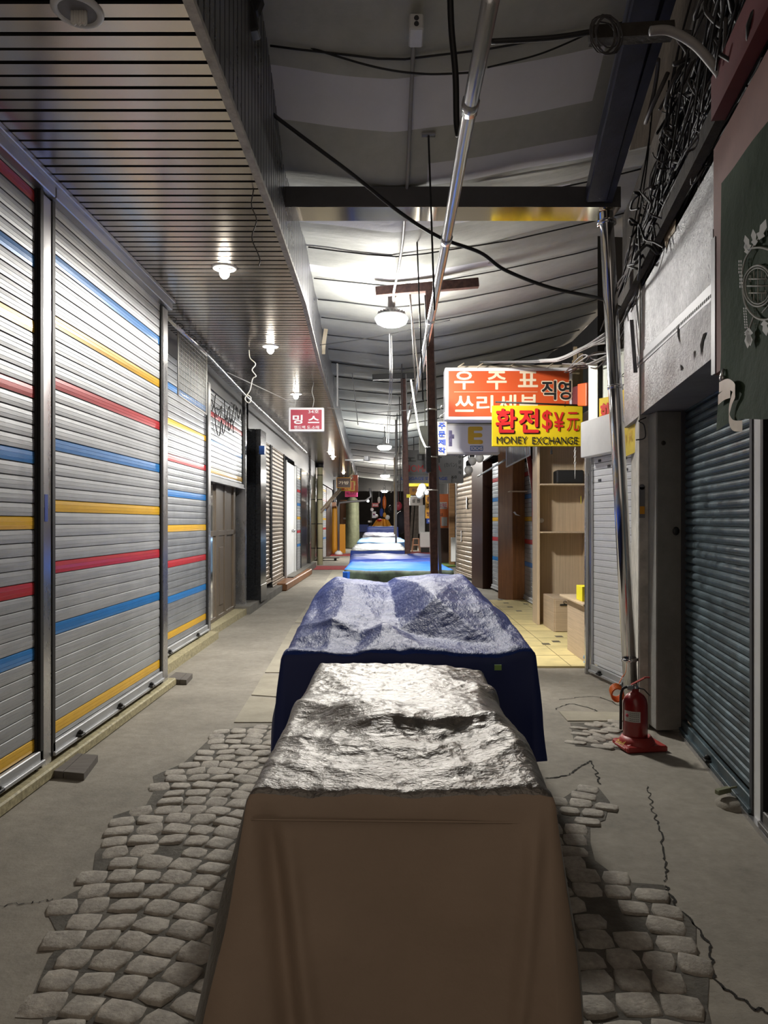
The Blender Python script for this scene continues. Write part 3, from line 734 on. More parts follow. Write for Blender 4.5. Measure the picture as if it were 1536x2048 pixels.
# further left fronts
def seg(px0, px1, off=0.0):
    return hitL(px0, off), hitL(px1, off)
a, b = seg(523, 540); a = (a[0], max(a[1], y0 + .6))
shutter('roller_shutter', a, b, .28, EYE + 1.68, 'narrow weathered roller shutter directly past the black granite pillar', 'shutter', base='brown_slat', pitch=.09, prof='round', stripes=None)
a, b = seg(542, 567)
ph, sd = stripes(.9, ['b', 'r', 'y', 'b'])
shutter('roller_shutter', a, b, .14, EYE + 1.68, 'bronze looking roller shutter before the pale grey door', 'shutter', base='brown_slat', pitch=.09, prof='round')  # brownish reflection put into the slat colour
a, b = seg(569, 588)
t = empty('grey_door', (a[0], a[1], .14), 'pale grey shop door with small round handle beside the raised step', 'door')
mb = MB(); mb.wall(b, a, .2, EYE + 1.55, .04); leaf_ = mb.build('door_leaf', M['white_paint'], t)
ax, ay = lerp(a[0], b[0], .75), lerp(a[1], b[1], .75)
MB().ball((ax + .05, ay, 1.35), .05).build('handle', M['steel'], leaf_)
mb = MB(); mb.obox((a[0] + .03, a[1], 1.65), (1, 0, 0), (0, 1, 0), Z3, .03, .04, 1.5); mb.obox((b[0] + .03, b[1], 1.65), (1, 0, 0), (0, 1, 0), Z3, .03, .04, 1.5); mb.build('door_frame', M['white_paint'], t)
tag(MB().box(-2.75, a[1] - 1.6, 0, -2.42, a[1] + 3.6, .17, bev=.02).build('raised_plank_step', M['brown_wood']), 'brown raised step before the pale grey shop door', 'step')
a, b = seg(592, 601)
ph, sd = stripes(.9, up[:6])
shutter('striped_roller_shutter', a, b, .2, EYE + 1.6, 'narrow striped shutter between the grey door and a slim black pillar', 'shutter', phase=ph, stripes=sd, bottom=False)
for k, (q0, q1, lb) in enumerate(((602, 618, 'slim black granite pillar past the narrow striped shutter'), (621, 633, 'second slim black pillar beside the cream drainpipe'))):
    a, b = seg(q0, q1); mb = MB(); mb.wall(b, a, .2, EYE + 1.62, .25); tag(mb.build('granite_pillar', M['granite']), lb, 'pillar')
a = hitL(620, .04); tag(MB().tube([(a[0], a[1], .1), (a[0], a[1], SOF)], .035, 8).build('metal_tube', M['steel']), 'thin metal tube between the two slim black pillars', 'pipe')
# cream drainpipe
y = 26.3; x = (640 - VX) * y / F
t = empty('cream_drainpipe', (x, y, 0), 'tall cream drainpipe with black straps', 'pipe')
MB().tube([(x, y, 0), (x, y, 3.65)], .105, 12).build('tube', M['cream_pipe'], t)
for z in (.6, 1.5, 2.4, 3.3): MB().tube([(x, y, z), (x, y, z + .03)], .112, 12).build('strap', M['black'], t)
MB().tube([(x, y, 3.6), (x, y, SOF)], .14, 12).build('collar', M['black'], t)
br = MB(); a, b = P(680, 1023, 26.3), P(728, 943, 23.5)
br.beam(P(642, 1020, 26.2), P(706, 948, 26), .06, .06); br.beam(P(642, 1026, 26.2), P(706, 954, 26), .05, .05)
tag(br.build('wooden_strut', M['wood']), 'pale timber strut leaning up to the soffit from the cream drainpipe', 'strut')
a, b = seg(646, 652); ph, sd = stripes(.9, up[:6])
shutter('striped_roller_shutter', a, b, .1, EYE + 1.5, 'far striped shutter directly past the cream drainpipe', 'shutter', phase=ph, stripes=sd, bottom=False, rails=(False, False))
a, b = seg(653, 664); mb = MB(); mb.wall(b, a, .0, EYE + 1.5, .2); tag(mb.build('brown_panel_door', M['dark_wood']), 'dark brown panel wall before the mustard tube', 'door')
y = 35; x = (669 - VX) * y / F
t = empty('mustard_tube', (x, y, 0), 'mustard yellow padded tube around a pillar', 'tube')
MB().lathe((x, y, 0), [(.0, 0), (.16, 0), (.15, .3), (.14, 2.3), (.13, 2.35)], 14).build('padding', M['mustard'], t)
MB().lathe((x, y, 2.35), [(.1, 0), (.1, .3), (.06, .5), (.06, 1.3)], 12).build('pillar_top', M['lamp_body'], t)
MB().box(x - .12, y - .16, 2.3, x + .1, y - .13, 2.55).build('tag', M['peach'], t)
y = 34; x = (677 - VX) * y / F
tag(MB().tube([(x, y, 0), (x, y, 2.3), (x + .05, y, 2.5), (x + .5, y, 2.55), (x + 1.3, y, 2.6), (x + 1.55, y, 2.8), (x + 1.5, y, 3.2)], .055, 8).build('grey_pipe', M['lamp_body']), 'bent grey pipe beside the mustard tube', 'pipe')
tag(MB().lathe((x, y, 0), [(0, 0), (.22, 0), (.18, .12), (.08, .2), (0, .2)], 10).build('pipe_foot', M['white_plastic']), 'white foot block under the bent grey pipe', 'block')
y = 35; mb = MB(); c = P(684, 1080, y); mb.obox((c.x, c.y, .75), (1, .1, 0), (0, 1, .1), (0, -.1, 1), .17, .03, .72, bev=.02)
tag(mb.build('orange_board', M['mustard']), 'orange board leaning beside the bent grey pipe', 'board')
y = 43; mb = MB(); mb.box((680 - VX) * y / F, y, .0, (697 - VX) * y / F, y + .4, 2.9, bev=.02)
t = empty('brown_wardrobe', ((688 - VX) * y / F, y, 0), 'tall brown wooden cupboard at the far end beside the olive cover', 'cupboard')
mb.build('carcass', M['brown_wood'], t); c = P(690, 1037, y); MB().box(c.x - .1, y - .02, c.z - .05, c.x + .1, y, c.z + .05).build('handle_plate', M['label_paper'], t)
y = 42; x = (705 - VX) * y / F
mb = MB(); mb.grid(20, 14, lambda a, b: (x + (.33 + .06 * math.sin(a * 6.28 * 4) + .05 * (1 - b)) * math.cos(a * 6.283) * (1 if b < .9 else (1 - b) * 10 + .05), y + .4 * math.sin(a * 6.283) * (1 if b < .9 else (1 - b) * 10 + .05), .05 + 3.1 * b))
tag(mb.build('olive_covered_goods', M['olive']), 'tall bundle of goods wrapped in olive cloth and tied with string', 'bundle')
for (px, py, w_, h_, l_) in ((660, 1136, 1.0, .9, 'red floor mat beside the cream drainpipe'), (700, 1110, 1.1, 1.0, 'red floor mat past the raised low cart')):
    gx, gy = G(px, py); tag(MB().box(gx - w_, gy - h_, .002, gx + w_ * .9, gy + h_, .02, bev=.005).build('red_floor_mat', M['red_mat']), l_, 'mat')
gx, gy = G(657, 1121); mb = MB(); mb.box(gx - .5, gy - .3, .1, gx + .45, gy + .3, .14, bev=.01)
t = empty('low_trolley', (gx, gy, 0), 'low flat trolley parked by the mustard tube', 'trolley'); mb.build('deck', M['grey_wood'], t)
for sx in (-.35, .3):
    MB().lathe((gx + sx, gy - .25, .06), [(0, -.03), (.055, -.03), (.055, .03), (0, .03)], 10, axis=(0, 1, 0)).build('wheel', M['black'], t)
# wooden blocks at the foot of the posts
def blk(cs, z, nm, lb, split=None):
    t = empty(nm, (*G(*cs[0]), 0), lb, 'wood block')
    c = [Vector((*G(*q, z), 0)) for q in cs]
    if split is None: split = .5
    a, b, c_, d_ = c
    m1, m2 = a.lerp(b, split), d_.lerp(c_, split)
    for q in ((a, m1, m2, d_), (m1 + (b - a) * .02, b, c_, m2 + (b - a) * .02)):
        MB().prism([(v.x, v.y) for v in q], 0.001, z).build('plank', M['grey_wood'], t)
blk([(92, 1540), (168, 1547), (196, 1510), (140, 1505)], .045, 'wooden_ramp_block', 'flat grey wooden block at the foot of the stickered steel post', .45)
blk([(333, 1358), (373, 1360), (385, 1347), (352, 1344)], .05, 'wooden_ramp_block', 'small split wooden block at the foot of the farther steel post', .65)
# curtain rod along the header with rings, and wire grid panel
t = empty('curtain_rod', (-2.25, 12, EYE + 2.0), 'long metal rod with wire rings running below the soffit', 'rod')
p0, p1 = P(330, 632, 6.95), P(417, 712, 8.9); p2 = P(495, 795, 11.6); p3 = P(613, 905, 21)
MB().tube([p0, p1, p2, p3], .022, 8).build('rod', M['steel'], t)
allp = smooth_path([p0, p1, p2, p3], 8)
for k in range(1, 20):
    q = p0.lerp(p1, k / 7) if k < 7 else (p1.lerp(p2, (k - 7) / 5) if k < 12 else p2.lerp(p3, (k - 12) / 8))
    lo = []
    for j in range(9):
        an = j / 8 * 2 * math.pi; lo.append(q + Vector((.04 * math.sin(an), .02 * math.sin(an * 2), .03 + .035 * math.cos(an))))
    MB().tube(lo, .004, 4, cap=False).build('ring', M['steel_dark'], t)
ga, gb, gc_, gd = P(356, 657, 7.55), P(413, 712, 8.75), P(413, 829, 8.75), P(356, 790, 7.55)
t = empty('wire_grid_panel', tuple((ga + gb) / 2), 'white wire grid display panel hanging from the metal rod', 'grid panel')
fm = MB()
for a, b in ((ga, gb), (gb, gc_), (gc_, gd), (gd, ga)): fm.tube([a, b], .009, 6)
fm.build('border', M['wire_white'], t)
gw = MB()
for k in range(1, 24): gw.tube([ga.lerp(gb, k / 24), gd.lerp(gc_, k / 24)], .0028, 4)
for k in range(1, 15): gw.tube([ga.lerp(gd, k / 15), gb.lerp(gc_, k / 15)], .0028, 4)
gw.build('wire_mesh', M['wire_white'], t)
for q in (.1, .5, .9):
    a = ga.lerp(gb, q); MB().tube([a, a + Vector((0.02, 0, .05)), a + Vector((.05, 0, .02))], .004, 4).build('hook', M['steel'], t)
def cable(name, pts, r, m, label, cat='cable', group=None, n=8, seg_=8):
    o = MB().tube(smooth_path(pts, seg_), r, n).build(name, m); return tag(o, label, cat, group)
cable('twisted_wire', [P(498, 700, 8.8), P(500, 716, 8.8), P(511, 728, 8.8), P(504, 740, 8.8), P(512, 752, 8.8), P(505, 758, 8.8), P(500, 780, 8.8), P(490, 797, 8.8), P(498, 806, 8.8), P(502, 796, 8.8), P(495, 790, 8.8)], .007, M['wire_white'], 'pale kinked wire dangling from the soffit above the curtain rod', 'wire', n=6)
cable('thin_wire', [P(505, 330, 4.6), P(508, 370, 4.6), P(503, 410, 4.6), P(513, 440, 4.6), P(504, 475, 4.6), P(515, 505, 4.6), P(520, 520, 4.6), P(517, 532, 4.6)], .004, M['cable_grey'], 'thin kinked wire hanging from the soffit edge', 'wire', n=6)
cable('thin_wire', [P(455, 745, 9.3), P(520, 775, 10), P(583, 805, 11)], .006, M['wire_white'], 'thin slack wire running from the rod to the crimson sign', 'wire', n=6)

# ================================================================== RIGHT SIDE SHUTTERS
def RP(y, off=0.0): return (RW(y) + off, y)
shutter('teal_roller_shutter', RP(3.80), RP(5.34), .03, EYE + .84, 'scuffed teal roller shutter beside the grey plastered pillar', 'shutter', base='teal_slat', pitch=.056, prof='round', rail_mat='groove', latches=1, depth=.012, bottom=True)
tag(MB().wall(RP(3.68, -.02), RP(3.80, -.02), .0, EYE + .82, .1, bev=.006).build('shutter_post', M['white_paint']), 'white painted guide post between the teal and the grey shutters', 'post')
shutter('grey_roller_shutter', RP(1.2), RP(3.66), .03, EYE + .84, 'grey roller shutter half hidden under the green banner', 'shutter', base='grey_slat', pitch=.056, prof='round', depth=.012, latches=1)
tag(MB().wall(RP(3.0, -.05), RP(5.3, -.05), .0, .03, .05).build('trim_8', M['steel']), 'steel threshold strip under the teal shutter', 'threshold', kind='structure')
lk = empty('shutter_lock', (*G(1452, 1588), 0), 'small green painted lock on a concrete lump at the teal shutter foot', 'lock')
gx, gy = G(1462, 1612)
MB().ball((gx, gy, .0), .085, 10, sc=(1, 1.2, .55)).build('concrete_lump', M['asphalt'], lk)
mb = MB(); mb.obox((gx - .03, gy + .03, .075), (1, .3, .1), (-.3, 1, 0), Z3, .045, .018, .014, bev=.004); mb.tube([(gx + .01, gy + .05, .08), (gx + .06, gy + .05, .09), (gx + .1, gy + .03, .04)], .007, 6); mb.build('bolt', M['olive'], lk)
# white shutter
shutter('white_roller_shutter', (2.09, 7.42), (2.262, 6.42), .03, EYE + .70, 'white roller shutter with small black slots behind the steel downpipe', 'shutter', base='white_slat', pitch=.066, rail_mat='steel', latches=2, phase=.02, depth=.006)
ws = [o for o in COL.objects if o.name.startswith('white_roller_shutter')][0]
sl = MB(); A, B = Vector((2.09, 7.42, 0)), Vector((2.262, 6.42, 0)); dd = (B - A).normalized(); nn = Vector((-abs(dd.y), -abs(dd.x), 0))
for (t_, z_) in ((.18, 2.22), (.38, 2.15), (.7, 2.2), (.18, 2.02), (.9, 2.3), (.9, 2.0), (.72, 2.09)):
    sl.obox(A + (B - A) * t_ + nn * .004 + Z3 * z_, dd, nn, Z3, .028, .003, .013)
sl.build('slot', M['groove'], ws)
bxp = MB(); bxp.wall((2.06, 7.40), (2.24, 6.40), EYE + .66, EYE + 1.03, .1, bev=.006)
tag(bxp.build('shutter_box', M['white_paint']), 'white shutter housing above the white roller shutter', 'housing')
tag(MB().box(2.03, 7.44, 0, 2.075, 7.49, EYE + .9, bev=.004).build('shutter_post', M['steel']), 'grey guide post at the free edge of the white shutter', 'post')
# further right fronts
def rfront(px0, y0, px1, y1): return ((px0 - VX) * y0 / F, y0), ((px1 - VX) * y1 / F, y1)
a, b = rfront(913, 21.2, 958, 18.2)
shutter('weathered_roller_shutter', b, a, .08, EYE + 1.38, 'weathered brown grey roller shutter with white stickers', 'shutter', base='brown_slat', pitch=.13, prof='round', rail_mat='steel', depth=.02)
wsx = [o for o in COL.objects if o.name.startswith('weathered_roller')][0]
for (px, py, h_) in ((933, 1006, .32), (922, 1072, .32)):
    t_ = (px - 958) / (913 - 958); yy = lerp(18.2, 21.2, .5 if px == 933 else .8); c = P(px, py, yy - .08)
    MB().obox(c, (.06, 1, 0), (1, -.06, 0), Z3, .12, .004, h_ / 2).build('sticker', M['sign_white'], wsx)
a, b = rfront(962, 17.6, 985, 16.9); mb = MB(); mb.wall(b, a, 0, EYE + 1.5, -.25, bev=.01); mb.box(a[0] - .04, a[1] - .5, 0, a[0] + .25, a[1] + .1, EYE + 1.5)
tag(mb.build('brown_wood_pillar', M['dark_wood']), 'dark brown wooden pillar beside the weathered shutter', 'pillar')
a, b = rfront(985, 16.6, 1022, 14.9); ph, sd = stripes(.75, up[:7], pitch=.09)
shutter('striped_roller_shutter', b, a, .05, EYE + 1.35, 'striped shutter framed by two brown wooden pillars', 'shutter', base='alu_dull', pitch=.09, phase=ph, stripes=sd, rails=(False, False))
a, b = rfront(1020, 14.9, 1050, 14.4); mb = MB(); mb.wall(b, a, 0, EYE + 1.55, -.3, bev=.01)
tag(mb.build('brown_wood_pillar', M['brown_wood']), 'orange brown wooden pillar with torn paper near the yellow tiles', 'pillar')
bwp = [o for o in COL.objects if o.name.startswith('brown_wood_pillar')][-1]
t = empty('small_shelf', (2.6, 14.2, 1.6), 'small wooden shelf board across the brown pillar', 'shelf')
c = P(1036, 983, 14.2); MB().box(c.x - .17, 14.1, c.z - .01, c.x + .2, 14.4, c.z + .012).build('board', M['wood'], t)
c = P(1033, 1028, 14.2); mb = MB(); mb.add([c + Vector((-.07, 0, .04)), c + Vector((-.02, 0, -.02)), c + Vector((.08, 0, -.04)), c + Vector((.0, 0, .0)), c + Vector((-.03, 0, .05))], [(0, 1, 2, 3, 4)])
tag(mb.build('torn_paper', M['sign_white']), 'scrap of torn paper on the orange brown pillar', 'paper')
a, b = rfront(1048, 14.5, 1073, 13.2); ph, sd = stripes(.75, up[:7], pitch=.09)
shutter('striped_roller_shutter', b, a, .04, EYE + 1.2, 'striped shutter half hidden by the pale wood shelf unit', 'shutter', base='alu_dull', pitch=.09, phase=ph, stripes=sd, rails=(False, False))
tag(MB().tube([P(1052, 880, 12.6), P(1068, 980, 12.6), P(1070, 1080, 12.6)], .05, 6).build('red_hanging_strap', M['ext_red']), 'red cloth strap hanging beside the shelf unit', 'strap')
# white fascia over those shutters, seen obliquely
mb = MB(); q = [P(906, 925, 21.5), P(906, 965, 21.5), P(990, 905, 15.5), P(990, 862, 15.5)]
mb.add(q + [v + Vector((.05, 0, 0)) for v in q], [(0, 1, 2, 3), (4, 7, 6, 5), (0, 4, 5, 1), (1, 5, 6, 2), (2, 6, 7, 3), (3, 7, 4, 0)])
tag(mb.build('white_fascia_board', M['white_paint']), 'white fascia board above the weathered roller shutter', 'board')
cable('awning_pole', [P(955, 953, 16), P(1010, 920, 13)], .02, M['steel'], 'thin steel awning pole over the brown pillars', 'pole')
# louvre panel
t = empty('louvre_panel', tuple(P(1036, 900, 12.2)), 'grey corrugated louvre panel hanging behind the money exchange sign', 'panel')
q = [P(1013, 885, 12.3), P(1013, 934, 12.3), P(1060, 910, 11.2), P(1060, 880, 11.2)]
mb = MB()
for k in range(16):
    a, b = q[0].lerp(q[3], k / 16), q[0].lerp(q[3], (k + .75) / 16); c, e = q[1].lerp(q[2], (k + .75) / 16), q[1].lerp(q[2], k / 16)
    mb.quad(a, b, c, e)
mb.build('slats', M['sign_grey'], t)
mb = MB()
for k in range(4): mb.tube([q[k], q[(k + 1) % 4]], .014, 5)
mb.build('border', M['white_paint'], t)

# ================================================================== SHELF UNIT, CABINETS
t = empty('shelf_unit', (2.6, 11.2, 0), 'tall pale wood shelf unit standing on the yellow tiles', 'shelf unit')
MB().box(2.27, 11.18, 0, 3.05, 11.22, 3.3).build('back_panel', M['wood'], t)
MB().box(2.22, 10.86, 0, 2.262, 11.22, 3.3, bev=.003).build('side_panel', M['wood'], t)
MB().box(3.0, 10.86, 0, 3.04, 11.22, 3.3, bev=.003).build('side_panel', M['wood'], t)
for z in (2.165, 1.435): MB().box(2.262, 10.8, z - .012, 3.0, 11.18, z + .012, bev=.002).build('shelf_board', M['wood'], t)
c = P(1083, 1041, 11.17); MB().lathe((c.x, 11.175, c.z), [(0, -.004), (.04, -.004), (.04, 0)], 10, axis=(0, 1, 0)).build('sticker', M['sign_white'], t)
t = empty('wooden_cabinet', (2.55, 10.6, 0.02), 'low pale wood cabinet with ring pull standing under the shelf unit', 'cabinet')
MB().box(2.31, 10.15, .02, 2.90, 10.84, .50, bev=.004).build('carcass', M['wood_h'], t)
fp_ = MB().box(2.33, 10.13, .03, 2.88, 10.15, .48, bev=.004).build('front_panel', M['wood_h'], t)
c = P(1130, 1205, 10.12); mb = MB()
mb.tube([c + Vector((.022 * math.cos(k / 10 * 5), 0, .022 * math.sin(k / 10 * 5))) for k in range(11)], .004, 6); mb.obox(c + Vector((0, 0.005, -.035)), (1, 0, 0), (0, 1, 0), Z3, .07, .004, .012)
mb.build('ring_pull', M['steel_dark'], fp_)
t = empty('black_speaker_box', (2.7, 11, 2.18), 'black box speaker on the upper shelf', 'speaker')
mb = MB(); c = P(1137, 954, 10.97); mb.box(c.x - .21, 10.84, 2.178, c.x + .21, 11.1, 2.178 + .21, bev=.02); mb.build('cabinet', M['steel_dark'], t)
c = P(1162, 1000, 10.8); tag(MB().obox(c, (.3, 1, 0), (1, -.3, 0), Z3, .05, .003, .06).build('yellow_note', M['yellow_tag']), 'yellow note stuck to the edge of the shelf unit', 'note')
t = empty('side_desk', (2.3, 8.3, 0.02), 'pale wood desk end sticking out beside the white shutter', 'desk')
MB().box(2.10, 7.80, .665, 2.6, 8.9, .69, bev=.004).build('desk_top', M['wood'], t)
MB().box(2.16, 7.9, .022, 2.6, 8.75, .665, bev=.004).build('desk_body', M['wood_h'], t)
c = P(1166, 1190, 8.2)
tag(MB().box(2.155, 8.05, .692, 2.27, 8.3, .86, bev=.003).build('yellow_carton', M['yellow_tag']), 'small yellow carton standing on the desk end', 'carton')
gx, gy = G(1180, 1330); mb = MB()
for k in range(14):
    mb.tube(smooth_path([(gx + random.uniform(-.06, .06), gy + random.uniform(-.05, .05), random.uniform(.01, .13)) for _ in range(4)], 4), .012, 5)
tag(mb.build('tangled_rope', M['lightblue_tarp'], None), 'small bundle of pale blue string at the foot of the guide post', 'string', kind='stuff')

# ================================================================== COVERED CARTS
def crease(x, y, p, q, amp, wf, wn, ends=.35):
    """raised fold from p to q; wf falloff away from the viewer, wn falloff toward the viewer"""
    dx, dy = q[0] - p[0], q[1] - p[1]; L2 = dx * dx + dy * dy; L = math.sqrt(L2)
    t = ((x - p[0]) * dx + (y - p[1]) * dy) / L2
    nx, ny = -dy / L, dx / L
    if ny < 0: nx, ny = -nx, -ny
    dd = (x - p[0]) * nx + (y - p[1]) * ny
    wob = .02 * mn.noise(Vector((x * 9, y * 9, amp * 50)))
    dd += wob
    f = math.exp(-(dd / wf) ** 2 * .7) if dd > 0 else math.exp(-(-dd / wn) ** 1.3)
    e = ss(-ends, ends * .4, t) * (1 - ss(1 - ends * .4, 1 + ends, t))
    return amp * f * e
def cover(parent, name, cor, ztop, hem, mats, nx=70, ny=110, hfun=None, flare=.05, fold=.012, skirt=16, front_h=None, seed=0, wr_=.006, ffold=None):
    """cor: front-left, front-right, back-right, back-left plan corners. One closed sheet: top grid plus skirt."""
    fl_, fr_, br_, bl_ = [Vector(c) for c in cor]
    if not isinstance(flare, tuple): flare = (flare, flare, flare)
    mb = MB(); top = []
    def T(a, b):
        p = fl_.lerp(fr_, a).lerp(bl_.lerp(br_, a), b)
        x, y = p
        z = ztop + (hfun(x, y, a, b) if hfun else 0)
        z += wr_ * (mn.noise(Vector((x * 6, y * 5, seed))) + .6 * (1 - 2 * abs(mn.noise(Vector((x * 11, y * 9, seed + 5))))) + .35 * (1 - 2 * abs(mn.noise(Vector((x * 26 + 2 * mn.noise(Vector((x * 6, y * 6, 2))), y * 22, seed + 9))))))
        ed = min(a, 1 - a) * (fr_ - fl_).length; eb_ = min(b, 1 - b) * (bl_ - fl_).length
        z -= .018 * math.exp(-min(ed, eb_) / .012)
        return (x, y, z)
    for j in range(ny + 1):
        for i in range(nx + 1): mb.v.append(T(i / nx, j / ny))
    for j in range(ny):
        for i in range(nx):
            k = j * (nx + 1) + i; mb.f.append([k, k + 1, k + nx + 2, k + nx + 1]); mb.m.append(0); mb.sm.append(True)
    ring = [(i, 0) for i in range(nx)] + [(nx, j) for j in range(ny)] + [(i, ny) for i in range(nx, 0, -1)] + [(0, j) for j in range(ny, 0, -1)]
    idx = [j * (nx + 1) + i for i, j in ring]; n = len(ring)
    cen = (fl_ + fr_ + br_ + bl_) / 4
    prev = idx; per = 0
    base = [Vector(mb.v[k]) for k in idx]
    cum = [0]
    for k in range(n): cum.append(cum[-1] + (base[(k + 1) % n] - base[k]).length)
    for s_ in range(1, skirt + 1):
        f = (s_ / skirt) ** 1.15; new = []
        for k in range(n):
            i, j = ring[k]; p = base[k]
            a, b = i / nx, j / ny
            out = Vector((0, 0, 0))
            if j == 0: out = Vector((0, -1, 0))
            elif j == ny: out = Vector((0, 1, 0))
            if i == 0: out += Vector((-1, 0, 0))
            elif i == nx: out += Vector((1, 0, 0))
            out.normalize()
            hz = hem(a, b) if callable(hem) else hem
            z = p.z + (hz - p.z) * f
            tt = cum[k]
            fo = fold * min(1, f * 2.2) * (math.sin(tt * 9 + 1.5 * mn.noise(Vector((tt * 2, f * 2, seed)))) + .8 * mn.noise(Vector((tt * 7, f * 2.5, seed + 3))))
            corner = math.exp(-min(min(i, nx - i) / nx * (fr_ - fl_).length, 9) / .06) * math.exp(-min(min(j, ny - j) / ny * (bl_ - fl_).length, 9) / .06)
            of = .006 + (flare[0] if i == 0 else flare[1] if i == nx else flare[2] if j == 0 else .02) * f + fo + corner * .05 * f
            of += ffold(i / nx, f) if (ffold and j == 0) else 0
            q = p + out * of; new.append(len(mb.v)); mb.v.append((q.x, q.y, z))
        for k in range(n):
            k2 = (k + 1) % n
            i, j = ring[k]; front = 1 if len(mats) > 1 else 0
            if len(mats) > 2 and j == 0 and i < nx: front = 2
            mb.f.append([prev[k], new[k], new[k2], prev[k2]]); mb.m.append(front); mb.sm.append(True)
        prev = new
    return mb.build(name, mats, parent)
# --- silver cart
def hb(x, y, a, b):
    h = 0
    g = lambda px, py: G(px, py, .905)
    for p, q, am, wf, wn in (((725, 1458), (1000, 1450), .046, .26, .065), ((590, 1404), (710, 1436), .034, .15, .055), ((960, 1370), (1085, 1512), .045, .3, .12), ((600, 1470), (800, 1500), .020, .1, .05), ((860, 1505), (1030, 1480), .024, .1, .05), ((640, 1440), (780, 1470), .012, .12, .05), ((900, 1540), (1050, 1500), .018, .08, .04), ((660, 1340), (720, 1400), .010, .1, .06),
                             ((560, 1520), (760, 1545), .010, .08, .03), ((880, 1345), (960, 1372), .010, .08, .04), ((700, 1420), (800, 1452), .016, .12, .05), ((1000, 1440), (1060, 1560), .012, .06, .06)):
        h += crease(x, y, g(*p), g(*q), am, wf, wn)
    h += .012 * mn.noise(Vector((x * 3.5, y * 2.5, 3)))
    pl_ = [g(945, 1365), g(966, 1440), g(1042, 1508), g(1075, 1560)]
    for (ax, ay), (bx_, by_) in zip(pl_, pl_[1:]):
        if by_ <= y <= ay:
            xl = lerp(ax, bx_, (ay - y) / (ay - by_)); h -= .40 * max(0, min(x - xl, .16)) * ss(pl_[0][1], pl_[0][1] - .12, y)
    h -= .035 * ss(.72, 1.0, a) * ss(0.1, .5, b)
    return h
t = empty('covered_cart', (0.03, 2.8, 0), 'vendor cart under a crinkled silver tarp with plain tan end', 'covered cart')
o = cover(t, 'tarp', [(-.379, 1.893), (.425, 1.875), (.458, 3.59), (-.37, 3.61)], .882, .04, [M['silver_tarp'], M['silver_tarp'], M['tarp_front']], nx=110, ny=200, hfun=hb, flare=(.14, .045, .085), fold=.014, skirt=26, seed=2, wr_=.0085, ffold=lambda a, f: -.035 * math.exp(-((a - .05 - .14 * f) / .035) ** 2) * ss(0, .2, f) + .02 * math.exp(-((a - .11 - .16 * f) / .03) ** 2) * ss(0, .3, f) + .022 * math.exp(-((a - .95 + .12 * f) / .03) ** 2) * ss(0, .2, f) + .012 * mn.noise(Vector((a * 4, f * 2, 5))) * ss(0, .4, f))
MB().box(-.36, 1.93, .02, .42, 3.6, .78).build('cart_body', M['cart_dark'], t)
mb = MB()
for (z, th) in ((.82, .0025),):
    pts = [(x, 1.864, z - .002 - .012 * (x + .4)) for x in [(-.37 + .8 * k / 30) for k in range(31)]]
    mb.tube(pts, .003, 5)
mb.build('hem_seam', M['tarp_front'], t)
# --- navy cart
def tent(x, y, pk, poly, amp):
    dx, dy = x - pk[0], y - pk[1]; n = len(poly)
    for i in range(n):
        ax, ay = poly[i][0] - pk[0], poly[i][1] - pk[1]; bx_, by_ = poly[(i + 1) % n][0] - pk[0], poly[(i + 1) % n][1] - pk[1]
        det = ax * by_ - ay * bx_
        if abs(det) < 1e-9: continue
        s_ = (dx * by_ - dy * bx_) / det; t_ = (ax * dy - ay * dx) / det
        if s_ >= -1e-9 and t_ >= -1e-9: return amp * max(0, 1 - s_ - t_)
    return 0
T1 = [G(*q, .93) for q in ((798, 1262), (880, 1272), (992, 1284), (1045, 1255), (985, 1180), (860, 1168), (770, 1185))]
T2 = [G(*q, .95) for q in ((630, 1215), (650, 1290), (745, 1262), (790, 1200), (740, 1172), (650, 1172))]
T3 = [G(*q, .92) for q in ((705, 1312), (790, 1316), (850, 1296), (800, 1250), (735, 1240))]
T4 = [G(*q, .91) for q in ((560, 1290), (640, 1290), (755, 1272), (740, 1252), (590, 1245))]
def hn(x, y, a, b):
    return hn0(x, y, a, b) + tent(x, y, G(872, 1195, 1.118), T1, .18) + tent(x, y, G(690, 1190, 1.06), T2, .07) + tent(x, y, G(768, 1266, .965), T3, .06) + tent(x, y, G(660, 1264, .94), T4, .03)
def hn0(x, y, a, b):
    h = .16 * ss(3.8, 5.9, y) + .02 * mn.noise(Vector((x * 2.5, y * 2.5, 7)))
    pk = (.30, 4.92)
    dx, dy = x - pk[0], y - pk[1]
    r = math.sqrt((dx / .42) ** 2 + (dy / (.55 if dy < 0 else 1.2)) ** 2)
    h += .02 * max(0, 1 - r) ** 1.0
    dx, dy = x + .30, y - 5.35
    r = math.sqrt((dx / .45) ** 2 + (dy / (.5 if dy < 0 else .8)) ** 2)
    h += .03 * max(0, 1 - r) ** 1.1
    g = lambda px, py, z=.95: G(px, py, z)
    for p, q, am, wf, wn in (((940, 1200), (1040, 1262), .03, .15, .08), ((600, 1255), (760, 1268), .03, .12, .05), ((930, 1215), (1040, 1290), .06, .15, .10), ((690, 1180), (600, 1240), .03, .2, .1), ((650, 1195), (640, 1290), .012, .1, .08), ((770, 1262), (830, 1290), .03, .15, .06), ((560, 1285), (700, 1300), .015, .08, .04)):
        h += crease(x, y, g(*p), g(*q), am, wf, wn)
    h -= .10 * ss(.86, 1.0, a) * ss(.15, .6, b) + .06 * ss(.12, 0.0, a) * ss(.3, .9, b)
    return h
t = empty('covered_cart', (.05, 4.9, 0), 'vendor cart under a navy blue tarp humped over goods', 'covered cart')
